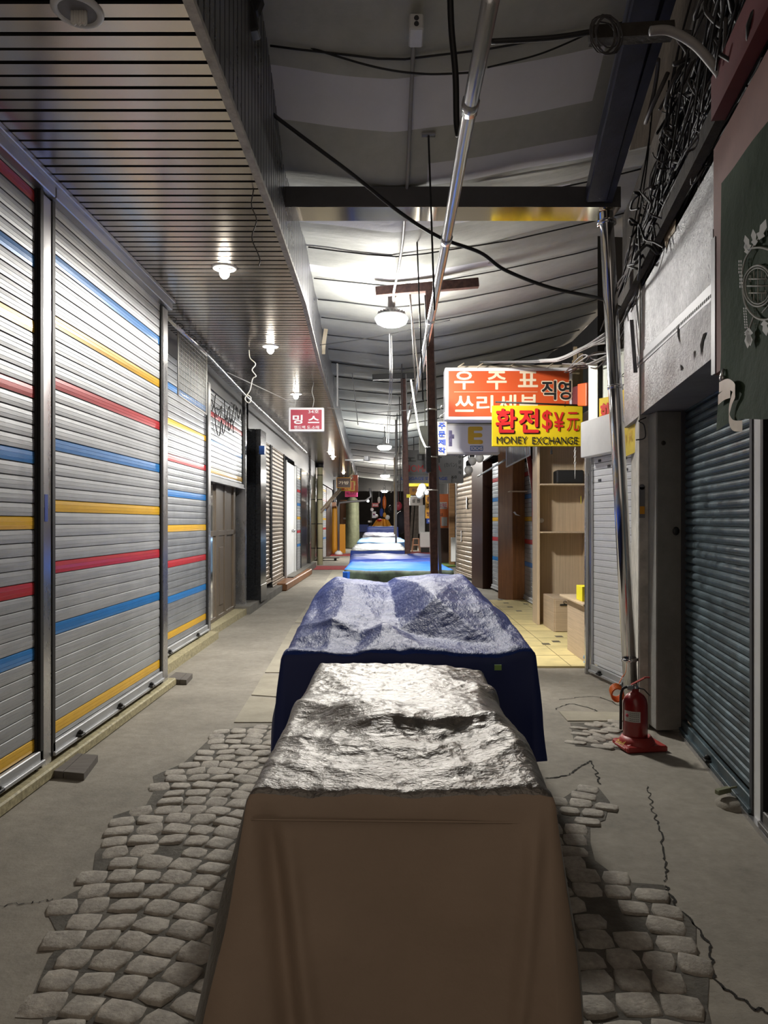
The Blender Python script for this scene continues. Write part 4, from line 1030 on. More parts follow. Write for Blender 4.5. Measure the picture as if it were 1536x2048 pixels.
cover(t, 'tarp', [(-.578, 3.74), (.75, 3.73), (.66, 6.2), (-.60, 6.25)], .897, lambda a, b: .36 - .06 * (1 - a) + .1 * b, [M['navy_tarp'], M['navy_side']], nx=110, ny=180, hfun=hn, flare=.03, fold=.012, skirt=18, seed=11, wr_=.008)  # skirt of the same sheet, its shade put into a darker navy
MB().box(-.53, 3.76, .20, .68, 6.1, .84).build('cart_body', M['cart_dark'], t)
for sx in (-.48, .63):
    for yy in (3.95, 5.8):
        MB().lathe((sx, yy, .14), [(0, -.03), (.12, -.03), (.14, -.02), (.14, .02), (.12, .03), (0, .03)], 18, axis=(1, 0, 0)).build('wheel', M['black'], t)
mb = MB(); mb.obox(P(996, 1335, 3.655), (1, 0, 0), (0, 1, 0), Z3, .018, .002, .014); mb.build('reflector', M['green_mat'], t)
# --- bright blue, deep blue and the rest
def simple_h(seed, amp=.02):
    return lambda x, y, a, b: amp * mn.noise(Vector((x * 2.5, y * 2, seed))) + amp * (1 - 2 * abs(mn.noise(Vector((x * 1.7, y * 1.1, seed + 4)))))
t = empty('covered_cart', (.1, 9.3, 0), 'vendor cart under a bright blue tarp with camouflage sheet end', 'covered cart')
cover(t, 'tarp', [(-.57, 8.5), (.735, 8.5), (.66, 10.2), (-.60, 10.2)], 1.02, .35, [M['blue_tarp'], M['blue_tarp'], M['camo']], nx=40, ny=40, hfun=simple_h(21, .015), flare=.03, fold=.02, skirt=10, seed=21)
MB().box(-.52, 8.56, .0, .68, 10.1, .9).build('cart_body', M['cart_dark'], t)
mb = MB(); mb.prism([(-.585, 8.43), (-.53, 8.42), (-.5, 8.5), (-.585, 8.52)], .35, 1.0); mb.build('tarp_edge', M['blue_tarp'], t)
t = empty('covered_cart', (.0, 11.4, 0), 'vendor cart under a deep blue tarp behind the bright blue one', 'covered cart')
cover(t, 'tarp', [(-.62, 10.45), (.70, 10.45), (.72, 12.3), (-.70, 12.3)], 1.03, .2, [M['blue_tarp2']], nx=30, ny=40, hfun=simple_h(31, .02), flare=.03, fold=.02, skirt=8, seed=31)
MB().box(-.55, 10.55, .0, .6, 12.2, .9).build('cart_body', M['cart_dark'], t)
t = empty('covered_cart', (-.2, 15, 0), 'vendor cart under a crumpled whitish tarp', 'covered cart')
cover(t, 'tarp', [(-.78, 13.42), (.30, 13.42), (.22, 17.3), (-.90, 17.3)], 1.05, .2, [M['white_tarp'], M['blue_tarp2']], nx=30, ny=40, hfun=simple_h(41, .02), flare=.03, fold=.02, skirt=8, seed=41)
MB().box(-.7, 13.4, .0, .2, 17.2, .9).build('cart_body', M['cart_dark'], t)
t = empty('covered_cart', (.2, 13.5, 0), 'low goods under a grey camouflage sheet behind the deep blue cart', 'covered goods')
cover(t, 'tarp', [(-.68, 12.86), (.60, 12.86), (.52, 13.25), (-.68, 13.25)], .93, .02, [M['camo']], nx=24, ny=16, hfun=simple_h(45, .03), flare=.03, fold=.02, skirt=8, seed=45)
t = empty('covered_cart', (-.3, 20, 0), 'vendor cart under a light blue tarp', 'covered cart')
cover(t, 'tarp', [(-.90, 18.3), (.38, 18.3), (.30, 23.0), (-1.0, 23.0)], 1.06, .2, [M['lightblue_tarp']], nx=24, ny=30, hfun=simple_h(51, .03), flare=.03, fold=.02, skirt=8, seed=51)
MB().box(-.8, 18.4, .0, .3, 22.9, .9).build('cart_body', M['cart_dark'], t)
t = empty('covered_cart', (-.4, 27, 0), 'vendor cart under a grey violet crumpled tarp', 'covered cart')
cover(t, 'tarp', [(-1.0, 24.2), (.18, 24.2), (.1, 31.0), (-1.2, 31.0)], 1.09, .02, [M['grey_tarp'], M['white_tarp']], nx=24, ny=30, hfun=simple_h(61, .04), flare=.03, fold=.02, skirt=8, seed=61)
t = empty('covered_cart', (-.45, 34, 0), 'vendor cart under a dark blue tarp before the souvenir stall', 'covered cart')
cover(t, 'tarp', [(-1.15, 33), (.28, 33), (.2, 36), (-1.15, 36)], 1.33, .02, [M['navy_side']], nx=24, ny=20, hfun=simple_h(71, .04), flare=.03, fold=.03, skirt=8, seed=71)
# ================================================================== SIGNS
X3, Y3 = Vector((1, 0, 0)), Vector((0, 1, 0))
def flat_sign(name, label, px0, py0, px1, py1, y, th, face, border=None, bw=.02, texts=(), y1=None, cat='sign', hang=None):
    """box sign whose face looks at the alley mouth; y1 lets the far edge sit at another depth"""
    y1 = y if y1 is None else y1
    a, b = P(px0, py1, y), P(px1, py1, y1); b.z = a.z if abs(y1 - y) < 1e-6 else b.z
    tl = P(px0, py0, y)
    u = (b - a); w = u.length; u.normalize(); h = tl.z - a.z
    n = u.cross(Z3).normalized()
    if n.y > 0: n = -n
    t = empty(name, tuple((a + b) / 2), label, cat)
    c = (a + b) / 2 + Z3 * h / 2
    MB().obox(c - n * th / 2, u, n, Z3, w / 2, th / 2, h / 2, bev=min(.01, th / 4)).build('sign_box' if border else 'sign_board', M[border or face], t)
    if border:
        mb = MB(); mb.obox(c + n * .003, u, n, Z3, w / 2 - bw, .003, h / 2 - bw); mb.build('sign_face', M[face], t)
    by = {}
    for s_ in texts:
        body, fx, fy, fw, fh, m_ = s_[:6]; bold = s_[6] if len(s_) > 6 else .012; lift = s_[7] if len(s_) > 7 else .009
        mb = by.setdefault(m_, MB())
        add_text(mb, body, a, u, Z3, fx * w, fy * h, fw * w, fh * h, 0, bold, lift)
    for m_, mb in by.items(): mb.build('lettering', M[m_], t)
    if hang is not None:
        mb = MB()
        for f in (.2, .8):
            q = a + u * (f * w) + Z3 * h - n * th / 2; mb.tube([q, Vector((q.x, q.y, hang))], .012, 5)
        mb.build('hanger', M['steel_dark'], t)
    return t, a, u, w, h, n
def bar_on(mb, a, u, n, w, h, fx, fy, fw, fh, lift=.009):
    c = a + u * ((fx + fw / 2) * w) + Z3 * ((fy + fh / 2) * h) + n * lift
    mb.obox(c, u, n, Z3, fw * w / 2, .0015, fh * h / 2)
# orange luggage sign
S = flat_sign('orange_light_box', 'big orange light box sign with cream Korean lettering over the yellow money sign', 890, 735, 1145, 840, 10.0, .30, 'orange', 'sign_white', .05,
    [('우', .075, .585, .15, .335, 'sign_cream', .02), ('주', .33, .585, .15, .335, 'sign_cream', .02), ('표', .575, .63, .15, .29, 'sign_cream', .02),
     ('쓰', .082, .16, .14, .29, 'sign_cream', .02), ('리', .25, .145, .125, .32, 'sign_cream', .02), ('세', .415, .145, .14, .33, 'sign_cream', .02), ('븐', .585, .145, .14, .33, 'sign_cream', .02),
     ('직', .757, .38, .115, .37, 'sign_cream', .05, .006), ('영', .885, .38, .105, .37, 'sign_cream', .05, .006), ('직', .76, .39, .108, .35, 'sign_black', .02, .011), ('영', .888, .39, .098, .35, 'sign_black', .02, .011)])
mb = MB(); bar_on(mb, S[1], S[2], S[5], S[3], S[4], .07, .53, .655, .006); mb.build('divider_line', M['sign_cream'], S[0])
mb = MB()
for f in (.1, .25, .5, .8): mb.tube([S[1] + X3 * f * S[3] + Z3 * S[4], S[1] + X3 * (f + .05) * S[3] + Z3 * (S[4] + .06)], .012, 5)
mb.beam(S[1] + Vector((.2, .15, S[4] + .03)), S[1] + Vector((1.9, .15, S[4] + .05)), .04, .04); mb.build('mounting_bracket', M['tape'], S[0])
# money exchange sign
S = flat_sign('money_exchange_sign', 'yellow hanging money exchange board facing down the alley, its shadow on the shelf unit', 984, 811, 1166, 893, 9.2, .03, 'sign_yellow', None, 0,
    [('환', .055, .33, .215, .56, 'sign_darkred', .04, .003), ('전', .31, .33, .205, .56, 'sign_darkred', .04, .003), ('환', .045, .35, .215, .555, 'sign_red', .03, .014), ('전', .30, .35, .205, .555, 'sign_red', .03, .014),
     ('$', .55, .36, .105, .52, 'sign_red', .012), ('¥', .68, .38, .105, .45, 'sign_red', .012), ('元', .82, .375, .13, .46, 'sign_red', .005),
     ('MONEY', .05, .07, .335, .17, 'sign_black', .008), ('EXCHANGE', .44, .055, .5, .175, 'sign_black', .008)])
p, q = P(991, 804, 9.2), P(1168, 811, 9.2)
MB().tube([p, q], .012, 6).build('hanging_rod', M['black'], S[0])
for f in (.13, .8):
    a = S[1] + X3 * f * S[3] + Z3 * S[4]; MB().tube([a - Z3 * .015, a + Z3 * .02, a + Vector((.012, 0, .04)), a + Vector((0, 0, .05))], .004, 5).build('hook', M['steel_dark'], S[0])
a = P(1103, 893, 9.22); tag(MB().tube([a, a - Z3 * .05], .006, 5).box(a.x - .012, a.y - .012, a.z - .1, a.x + .012, a.y + .012, a.z - .05).build('hanging_clip', M['steel_dark']), 'small clip hanging under the yellow money exchange board', 'clip')
ch = MB(); a = P(1150, 893, 9.22)
for k in range(7):
    c = a - Z3 * (.02 + k * .038)
    ax = X3 if k % 2 else Y3
    ch.tube([c + (ax * .011 * math.cos(j / 8 * 6.283) + Z3 * .022 * math.sin(j / 8 * 6.283)) for j in range(9)], .0035, 5, cap=False)
ch.tube([a - Z3 * .27, a - Z3 * .42], .004, 5)
tag(ch.build('hanging_chain', M['white_paint']), 'short pale chain hanging under the yellow money exchange board', 'chain')
# white box sign with gold E
S = flat_sign('white_light_box', 'dirty white light box sign with a gold letter E under the orange sign', 864, 847, 1000, 908, 11.0, .22, 'sign_white', 'label_paper', .03,
    [('E', .55, .36, .175, .50, 'gold', .05), ('5DICHIS', .57, .13, .17, .11, 'sign_white', .02, .013)])
mb = MB(); bar_on(mb, S[1], S[2], S[5], S[3], S[4], .56, .10, .19, .17); mb.build('foil_label', M['holo'], S[0])
mb = MB(); bar_on(mb, S[1], S[2], S[5], S[3], S[4], .245, .25, .05, .52); bar_on(mb, S[1], S[2], S[5], S[3], S[4], .29, .50, .035, .14); mb.build('foil_letter', M['violet_foil'], S[0])
mb = MB(); mb.tube([P(870, 845, 11.1), P(990, 845, 11.1)], .02, 6); mb.tube([P(985, 845, 11.1), P(985, 838, 10.6)], .012, 5); mb.build('mounting_bracket', M['steel_dark'], S[0])
# vertical small sign
S = flat_sign('vertical_order_sign', 'narrow cream vertical sign with blue Korean letters beside the rusty post', 873, 843, 894, 911, 9.8, .05, 'sign_cream', None, 0,
    [(ch_, .16, f, .66, .17, 'sign_blue', .03) for ch_, f in zip('주문제작', (.79, .55, .31, .07))])
M['sign_cream'].node_tree.nodes['Principled BSDF'].inputs['Base Color'].default_value = (.78, .66, .48, 1)
mb = MB(); q = P(884, 842, 9.8); mb.tube(smooth_path([q, q + Vector((-.03, 0, .06)), q + Vector((.03, 0, .11)), q + Vector((-.02, 0, .17)), q + Vector((0, 0, .22))], 5), .006, 5); mb.build('twisted_wire', M['steel'], S[0])
# crimson sign
S = flat_sign('crimson_handbag_sign', 'crimson shop sign with white border hanging from the soffit', 577, 815, 648, 863, 11.0, .06, 'sign_crimson', 'sign_white', .035,
    [('34호', .56, .76, .30, .14, 'sign_white', .01), ('밍', .13, .32, .26, .36, 'sign_white', .03), ('스', .56, .36, .30, .28, 'sign_white', .03), ('핸드백 도.소매', .16, .10, .70, .14, 'sign_white', .01)])
for f in (.17, .68):
    a = S[1] + X3 * f * S[3] + Z3 * S[4]; pts = [a, a + Vector((.02, 0, .12)), a + Vector((-.01, 0, .25)), a + Vector((.02, 0, .4)), Vector((a.x, a.y, SOF))]
    MB().tube(smooth_path(pts, 4), .006, 5).build('hanging_wire', M['wire_white'], S[0])
# NOMADA grey sign
S = flat_sign('grey_bag_shop_sign', 'grey bag shop sign with black and red lettering behind the rusty posts', 804, 900, 927, 966, 16.0, .15, 'sign_grey', 'sign_grey', .02,
    [('노마다', .04, .62, .60, .27, 'sign_black', .03), ('NOMADA', .04, .34, .60, .20, 'sign_red', .02), ('(BAG)', .70, .80, .20, .10, 'sign_black', .01), ('(カバン)', .69, .46, .20, .16, 'sign_black', .005), ('도매.소매 02)939-3368', .06, .11, .83, .13, 'sign_black', .01),
     ('주', .915, .74, .05, .10, 'sign_black', .02), ('문', .915, .58, .05, .10, 'sign_black', .02), ('제', .915, .42, .05, .10, 'sign_black', .02), ('작', .915, .26, .05, .10, 'sign_black', .02)])
S = flat_sign('luggage_storage_sign', 'low grey luggage storage sign directly under the grey bag shop sign', 797, 949, 903, 966, 15.8, .1, 'sign_grey', None, .01, [('LUGGAGE STORAGE', .05, .35, .87, .34, 'sign_blue', .03)])
# white fabric box near it
c = P(850, 880, 14.6); tag(MB().obox(c, X3, Y3, Z3, .12, .1, .28, bev=.02).tube([c, (c.x, c.y, roofz(c.x, c.y) - .01)], .01, 4).build('white_hanging_cover', M['pale_cloth']), 'white cloth cover hanging between the two rusty posts', 'cover')
# bulbs
for (px, py, lb) in ((937, 930, 'unlit white bulb lamp touching the grey bag shop sign'), (944, 912, 'unlit white bulb lamp hung middle of three beside the grey sign'), (959, 906, 'unlit white bulb lamp beside the white fascia board')):
    c = P(px, py + 10, 13.6); t = empty('bulb_lamp', tuple(c), lb, 'lamp', 'unlit bulb lamps')
    MB().ball(c, .085, 14, sc=(1, 1, 1.05)).build('bulb', M['bulb_off'], t)
    MB().lathe(c + Z3 * .08, [(0, 0), (.05, 0), (.05, .07), (.03, .1), (0, .1)], 10).build('socket', M['black'], t)
    MB().tube([c + Z3 * .17, c + Z3 * .45], .01, 5).build('cord', M['black'], t)
tag(MB().tube([P(925, 915, 13.6), P(975, 890, 13.6)], .015, 6).build('bulb_rail', M['black']), 'thin black rail carrying the unlit white bulbs', 'rail')
# right hand yellow signs
S = flat_sign('money_exchange_sign', 'bright yellow money exchange board fixed to the white shutter housing behind the downpipe', 1198, 797, 1250, 905, 7.12, .012, 'sign_yellow', None, 0,
    [('환', .10, .52, .36, .36, 'sign_red', .04), ('전', .56, .52, .34, .36, 'sign_red', .04), ('MONEY', .14, .40, .36, .09, 'sign_black', .01), ('$', .16, .18, .16, .18, 'sign_red', .03), ('¥', .45, .18, .16, .16, 'sign_red', .03)], y1=6.50)
a = P(1243, 917, 6.62); b = P(1273, 905, 5.98)
u = (b - a); u.z = 0; w = u.length; u.normalize(); h = .62
n = u.cross(Z3).normalized(); n = n if n.y < 0 else -n
t = empty('money_exchange_sign', tuple((a + b) / 2), 'faded yellow money exchange board hanging from wire hooks before the flaking pier', 'sign')
c = a + u * w / 2 + Z3 * h / 2
MB().obox(c, u, n, Z3, w / 2, .006, h / 2).build('sign_board', M['sign_yellow'], t)
mb = MB()
for (s_, fx, fy, fw, fh) in (('환', .1, .58, .3, .25), ('전', .55, .62, .3, .25), ('MONEY EXCHANGE', .08, .42, .84, .08), ('$ ¥ 元', .1, .16, .7, .16)):
    add_text(mb, s_, a, u, Z3, fx * w, fy * h, fw * w, fh * h, 0, .01, .009)
mb.build('lettering', M['gold'], t)
for f in (.12, .85):
    q = a + u * f * w + Z3 * h
    MB().tube(smooth_path([q, q + Vector((0, 0, .05)), q + Vector((.04, -.01, .09)), q + Vector((.0, 0, .13)), q + Vector((-.04, 0, .11)), q + Vector((.03, 0, .18))], 5), .004, 5).build('hook', M['steel_dark'], t)
# red sign behind and hanging cloth
S = flat_sign('red_shop_board', 'small dark red board behind the orange light box', 1147, 775, 1162, 810, 10.2, .03, 'dark_red', None, 0, [('가방', .1, .4, .8, .3, 'gold', .01)], y1=9.0)
S = flat_sign('red_shop_board', 'bright red and yellow board beside the pale hanging banner', 1160, 768, 1177, 812, 8.9, .03, 'orange', None, 0, [('환전', .15, .3, .7, .4, 'gold', .02)], y1=8.4)
mb = MB()
def bn(a, b):
    px = lerp(1177, 1250, a); yy = lerp(7.9, 6.75, a); top = lerp(728, 695, a); bot = lerp(857, 838, a) if a < .8 else 845
    p = P(px, lerp(top, bot, b), yy); p.y += .02 * math.sin(a * 20); return p
mb.grid(24, 10, bn); tag(mb.build('pale_hanging_banner', M['pale_cloth']), 'pale greenish cloth banner hanging behind the steel downpipe', 'banner')
for k, (px, w_, lb) in enumerate(((1152, .10, 'beige timber board standing beside the red board'), (1162, .06, 'narrow beige timber post behind the pale banner'), (1151, .05, 'thin beige timber batten beside the orange light box'))):
    p = P(px, 720, 10.4 + .1 * k); tag(MB().box(p.x - w_ / 2, p.y, EYE + 1.25, p.x + w_ / 2, p.y + .04, p.z + .1 * k).build('timber_board', M['beige_board']), lb, 'board')

# ================================================================== LAMPS
def highbay(x, y, z, label, r=.19, s=1.0):
    t = empty('high_bay_lamp', (x, y, z), label, 'lamp')
    MB().lathe((x, y, z), [(r * .9, -.01), (r * .93, .0), (r * .93, .02), (r * .9, .03), (r * .7, .045), (r * .45, .06), (r * .42, .10), (0, .10)], 28).build('housing', M['lamp_body'], t)
    MB().lathe((x, y, z), [(r * .97, .0), (r * 1.0, -.010), (r * .90, -.055), (r * .6, -.085), (0, -.095)], 28).build('lens', M['led'], t)
    fn = MB()
    for k in range(20):
        a = 2 * math.pi * k / 20; fn.obox((x + r * .62 * math.cos(a), y + r * .62 * math.sin(a), z + .045), (math.cos(a), math.sin(a), 0), (-math.sin(a), math.cos(a), 0), Z3, r * .22, .003, .02)
    fn.build('cooling_fin', M['lamp_body'], t)
    MB().box(x - .045, y - .045, z + .09, x + .045, y + .045, z + .26, bev=.012).build('driver_box', M['lamp_body'], t)
    zt = roofz(x, y) - .01
    MB().tube([(x, y, z + .25), (x, y, zt)], .012, 6).build('hanger', M['steel_dark'], t)
    return t
highbay(P(783, 640, 8.2).x, 8.2, P(783, 636, 8.2).z, 'lit round high bay lamp hanging over the bright blue cart, largest of the lamps')
highbay(P(769, 893, 19.3).x, 19.3, P(769, 893, 19.3).z, 'lit round high bay lamp, second along the canopy, above the pale tarps')
highbay(P(770, 951, 30).x, 30, P(770, 951, 30).z, 'small lit high bay lamp, third along the canopy')
highbay(P(769, 981, 40).x, 40, P(769, 982, 40).z, 'tiny lit high bay lamp over the souvenir stall at the far end')
# ceiling bars
def ceil_bar(px0, py0, px1, py1, y, m, label):
    a, b = P(px0, py0, y), P(px1, py1, y); o = MB().beam(a, b, .09, .10, bev=.006).build('ceiling_bar', M[m]); tag(o, label, 'bar')
ceil_bar(751, 584, 957, 566, 7.95, 'rust', 'rusty steel bar under the canopy above the big round lamp')
ceil_bar(745, 755, 852, 750, 12.7, 'steel_dark', 'dark steel bar under the canopy on top of the second post')
# downlights
def downlight(px, py, lit, label, warm=False):
    y = 2.15 * F / (VY - py); x = (px - VX) * y / F
    t = empty('downlight', (x, y, SOF), label, 'downlight', None)
    MB().lathe((x, y, SOF), [(.075, .004), (.078, -.012), (.095, -.014), (.105, -.004), (.105, .004)], 28).build('ring', M['white_paint'], t)
    if lit:
        MB().ball((x, y, SOF - .05), .042, 14, sc=(1, 1, 1.1)).build('bulb', M['bulb_warm' if warm else 'bulb_on'], t)
    else:
        MB().lathe((x, y, SOF), [(.078, -.006), (0, -.005)], 24).build('reflector', M['panel_under'], t)
        mb = MB()
        for dx in (-.022, .0, .022): mb.tube([(x + dx, y, SOF + .0), (x + dx, y, SOF - .055), (x + dx + .006, y, SOF - .06), (x + dx + .012, y, SOF - .055), (x + dx + .012, y, SOF)], .0075, 8)
        mb.build('bulb', M['bulb_off'], t)
for a in ((155, 20, False, 'unlit recessed downlight with white ring and spiral bulb'), (449, 535, True, 'lit downlight in the slat soffit, brightest beside the soffit wire'), (541, 692, True, 'lit downlight in the soffit above the kinked wire'),
          (592, 787, True, 'lit downlight in the soffit above the crimson sign'), (660, 903, True, 'lit downlight far down the soffit, first of the close pair'), (666, 913, True, 'lit downlight far down the soffit, second of the close pair')):
    downlight(*a)
downlight(687, 944, True, 'warm glaring lamp near the timber strut', True)
c = P(736, 1002, 44); tag(MB().ball(c, .07, 10).build('hanging_bulb', M['bulb_on']), 'small glaring bulb above the olive wrapped goods', 'bulb')

# ================================================================== POSTS, PIPES, CABLES
def sq_post(name, p, q, w, m, label):
    t = empty(name, (q[0], q[1], 0), label, 'post'); MB().beam(p, q, w, w, up=(0, 1, 0), bev=.006).build('post_body', M[m], t); return t
b0 = (872 - VX) * 7.95 / F; t0 = P(858, 580, 7.95)
t = sq_post('rusty_post', t0, (b0, 7.95, 0), .085, 'rust', 'rusty brown square post behind the navy cart with power strip')
mb = MB()
for z in (EYE + .72, EYE + 1.25, EYE + .35): mb.tube([(lerp(t0.x, b0, (t0.z - z) / t0.z) + .055 * math.cos(k / 10 * 6.283), 7.95 + .055 * math.sin(k / 10 * 6.283), z) for k in range(11)], .008, 5)
mb.build('zip_tie', M['wire_white'], t)
tag(MB().beam(P(868, 725, 8.02), (b0 + .055, 8.02, .9), .035, .035).build('slotted_angle', M['lamp_body']), 'slotted grey angle iron tied along the rusty post', 'angle iron')
t1 = P(807, 758, 12.7); b1 = (818 - VX) * 12.7 / F
sq_post('rusty_post', t1, (b1, 12.7, 0), .10, 'rust', 'second rusty brown post beside the deep blue cart')
c = P(817, 992, 12.63); tag(MB().obox(c, X3, Y3, Z3, .035, .004, .03).build('yellow_tag', M['yellow_tag']), 'yellow tag stuck on the second rusty post', 'tag')
t1 = P(792, 800, 18); sq_post('thin_post', (t1.x, 18, roofz(.1, 18)), (t1.x, 18, 0), .05, 'cable_light', 'thin pale post standing among the pale tarps')
t1 = P(790, 860, 27); sq_post('thin_post', (t1.x, 27, roofz(.1, 27)), (t1.x, 27, 0), .09, 'beige_board', 'beige post beside the souvenir stall')
# power strip
t = empty('power_strip', tuple(P(857, 918, 7.8)), 'black power strip hung on the rusty post', 'power strip')
a, b = P(851, 893, 7.83), P(862, 946, 7.83); sb_ = MB().box(a.x, 7.80, b.z, b.x, 7.86, a.z, bev=.012).build('strip_body', M['strip_black'], t)
mb = MB()
for k in range(5): z = lerp(b.z + .03, a.z - .03, k / 4); mb.lathe(((a.x + b.x) / 2, 7.80, z), [(.018, 0), (.018, -.003), (.012, -.003), (.012, 0)], 12, axis=(0, 1, 0))
mb.build('outlet', M['steel_dark'], sb_)
MB().tube(smooth_path([P(857, 893, 7.80), P(856, 800, 7.7), P(854, 700, 7.5), P(850, 590, 7.3)], 6), .007, 6).build('cord', M['cable_grey'], t)
# wrapped long pipe
t = empty('wrapped_pipe', (.2, 6, 4), 'long silvery wrapped pipe running lengthwise under the canopy', 'pipe')
pr = [(983, -8, 2.72), (940, 213, 3.35), (893, 478, 5.0), (862, 640, 7.0), (842, 740, 9.2), (826, 800, 11.5), (813, 852, 14.5)]
pts = [P(*q) for q in pr]
MB().tube(pts, .036, 12).build('tube', M['wrap'], t)
for i in (1, 2, 3): MB().tube([pts[i] + (pts[i - 1] - pts[i]).normalized() * .04, pts[i] - (pts[i] - pts[i + 1]).normalized() * .04], .042, 12).build('joint', M['wrap'], t)
MB().tube(smooth_path([pts[-1], P(803, 878, 15.2), P(792, 925, 15.6), P(789, 955, 15.8), P(782, 985, 16)], 6), [.036 - .02 * min(1, k / 8) for k in range(25)], 8).build('tail_cable', M['wire_white'], t)
# downpipe
t = empty('steel_downpipe', (2.02, 5.9, 0), 'polished steel downpipe leaning slightly against the flaking pier', 'downpipe')
p0, p1 = Vector((1.707, 5.66, EYE + 2.46)), Vector((1.918, 5.68, .10))
MB().tube([p0, p0.lerp(p1, .5), p1], .055, 20).build('tube', M['chrome'], t)
for f in (.02, .35, .9): q = p0.lerp(p1, f); dd = (p1 - p0).normalized(); MB().tube([q - dd * .015, q + dd * .015], .06 if f > .1 else .075, 20).build('collar', M['chrome'], t)
q = p0.lerp(p1, .9); MB().beam(q + Vector((.0, 0, 0)), q + Vector((.08, .0, 0)), .02, .02).build('wall_bracket', M['steel_dark'], t)
# ceiling conduit
t = empty('ceiling_conduit', (.1, 6, EYE + 2.7), 'thin grey conduit running under the canopy from the small white box to the lamp', 'conduit')
MB().tube(smooth_path([(.14, 4.55, roofz(.14, 4.55) - .08), (.13, 5.0, roofz(.13, 5) - .06), (.12, 5.5, EYE + 2.64), (.11, 5.9, EYE + 2.64), (.10, 6.6, EYE + 2.62), (.06, 7.4, EYE + 2.6), (.02, 7.9, EYE + 2.55), (.02, 8.15, EYE + 2.48)], 5), .014, 8).build('tube', M['cable_light'], t)
c = Vector((P(832, 130, 4.5).x, 4.5, roofz(.14, 4.5) - .10))
t = empty('junction_box', tuple(c), 'small white junction box with round sockets under the canopy', 'box')
jb_ = MB().obox(c, X3, Y3, Z3, .045, .09, .05, bev=.008).build('box_body', M['white_paint'], t)
mb = MB()
for dz in (-.018, .018): mb.lathe((c.x, c.y - .09, c.z + dz), [(0, -.006), (.014, -.006), (.016, 0)], 12, axis=(0, 1, 0))
mb.build('socket', M['groove'], jb_)
# hanger rods
for (px, py0, y, py1, m, lb) in ((857, 270, 5.2, 620, 'steel_dark', 'thin dark rod hanging from the canopy plate beside the wrapped pipe'), (834, 460, 6.8, 800, 'steel_dark', 'thin dark rod hanging past the cross beam'), (820, 566, 8.0, 800, 'cable_light', 'thin pale rod hanging beside the big round lamp'), (704, 735, 13, 850, 'cable_light', 'thin pale rod hanging beside the fascia')):
    a = P(px, py0, y); b = P(px + 12, py1, y); a.z = min(a.z, roofz(a.x, y) - .02); t = empty('hanger_rod', tuple(a), lb, 'rod')
    MB().tube([a, b], .008, 6).build('rod', M[m], t)
    if y < 8: MB().box(a.x - .05, y - .02, a.z - .006, a.x + .05, y + .02, a.z + .006).build('mounting_plate', M['steel'], t)
cable('thick_black_cable', [P(541, 222, 5.0), P(560, 240, 5.0), P(700, 345, 5.15), P(800, 425, 5.3), P(880, 475, 5.4), P(960, 505, 5.5), P(1010, 540, 5.55), P(1100, 575, 5.7), P(1200, 597, 5.8), P(1240, 615, 6.0)], .014, M['black'], 'thick black cable sagging diagonally across the alley under the cross beam')
cable('thick_black_hose', [P(900, -20, 3.9), P(903, 60, 3.95), P(911, 150, 4.0), P(913, 240, 4.05), P(917, 272, 4.05)], .018, M['black'], 'short black hose end hanging down beside the wrapped pipe')
cable('dark_bar_cable', [P(983, 83, 3.7), P(1100, 76, 3.7), P(1200, 62, 3.7), P(1330, 50, 3.7)], .014, M['black'], 'taut black cable running from the wrapped pipe to the blue black beam')
tag(MB().beam(P(1180, 72, 3.72), P(1345, 62, 3.72), .07, .07).build('timber_batten', M['dark_wall']), 'dark batten carrying the wire coil', 'batten')
cable('grey_hose', [P(1300, 62, 3.2), P(1340, 62, 3.2), P(1390, 90, 3.2), P(1432, 138, 3.2), P(1440, 150, 3.2)], .02, M['cable_light'], 'curved pale grey hose among the cable tangle')
cable('overhead_wire', [P(522, 58, 4.72), P(620, 95, 4.72), P(750, 134, 4.72), P(850, 148, 4.72), P(945, 145, 4.72)], .007, M['black'], 'thin black wire sagging from the fascia corner past the junction box')
cable('overhead_wire', [P(975, 135, 4.72), P(1080, 108, 4.72), P(1175, 68, 4.72)], .006, M['black'], 'thin black wire rising to the wire coil')
co = MB(); c = P(1212, 62, 3.6); random.seed(3)
for k in range(7):
    r = random.uniform(.055, .09); cx = random.uniform(-.02, .02); ph_ = random.uniform(0, 3)
    co.tube([c + Vector((cx + r * math.cos(j / 20 * 6.283), .03 * math.sin(j / 20 * 6.283 + ph_), random.uniform(-.004, .004) - .02 + r * 1.15 * math.sin(j / 20 * 6.283))) for j in range(21)], .0035, 5, cap=False)
tag(co.build('wire_coil', M['cable_grey']), 'loose coil of thin grey wire hung on the dark batten', 'coil')
cable('lamp_cord', [P(790, 595, 8.15), P(806, 575, 8.1), P(815, 568, 8.0), P(818, 585, 8.0), P(836, 740, 8.0), P(838, 780, 8.0)], .008, M['wire_white'], 'white cord looping over the big round lamp', n=6)
cable('pale_extension_cable', [P(822, 760, 9.3), P(828, 800, 9.0), P(838, 860, 8.6), P(848, 888, 8.0), P(853, 896, 7.86)], .012, M['wire_white'], 'white cord running down to the black power strip', n=6)
for k, (px, y) in enumerate(((779, 9.0), (783, 9.4))):
    cable('twin_cord', [P(px, 668, y), P(px + 1, 760, y), P(px - 3, 830, y + 4), P(px - 6, 885, y + 9.5)], .008, M['cable_light'], 'grey cords running on from the big round lamp to the next lamp', group='cords between the round lamps', n=6)
for k, (px, y, b_) in enumerate(((803, 12, 900), (808, 13, 960), (798, 15, 1000), (793, 17, 1010), (812, 10.5, 880))):
    tag(MB().tube([P(px, 700 + k * 12, y), P(px + 3, b_, y)], .009, 5).build('hanging_string', M['cable_grey']), 'thin dark string hanging straight from the canopy beside the posts', 'string', 'hanging strings beside the posts')
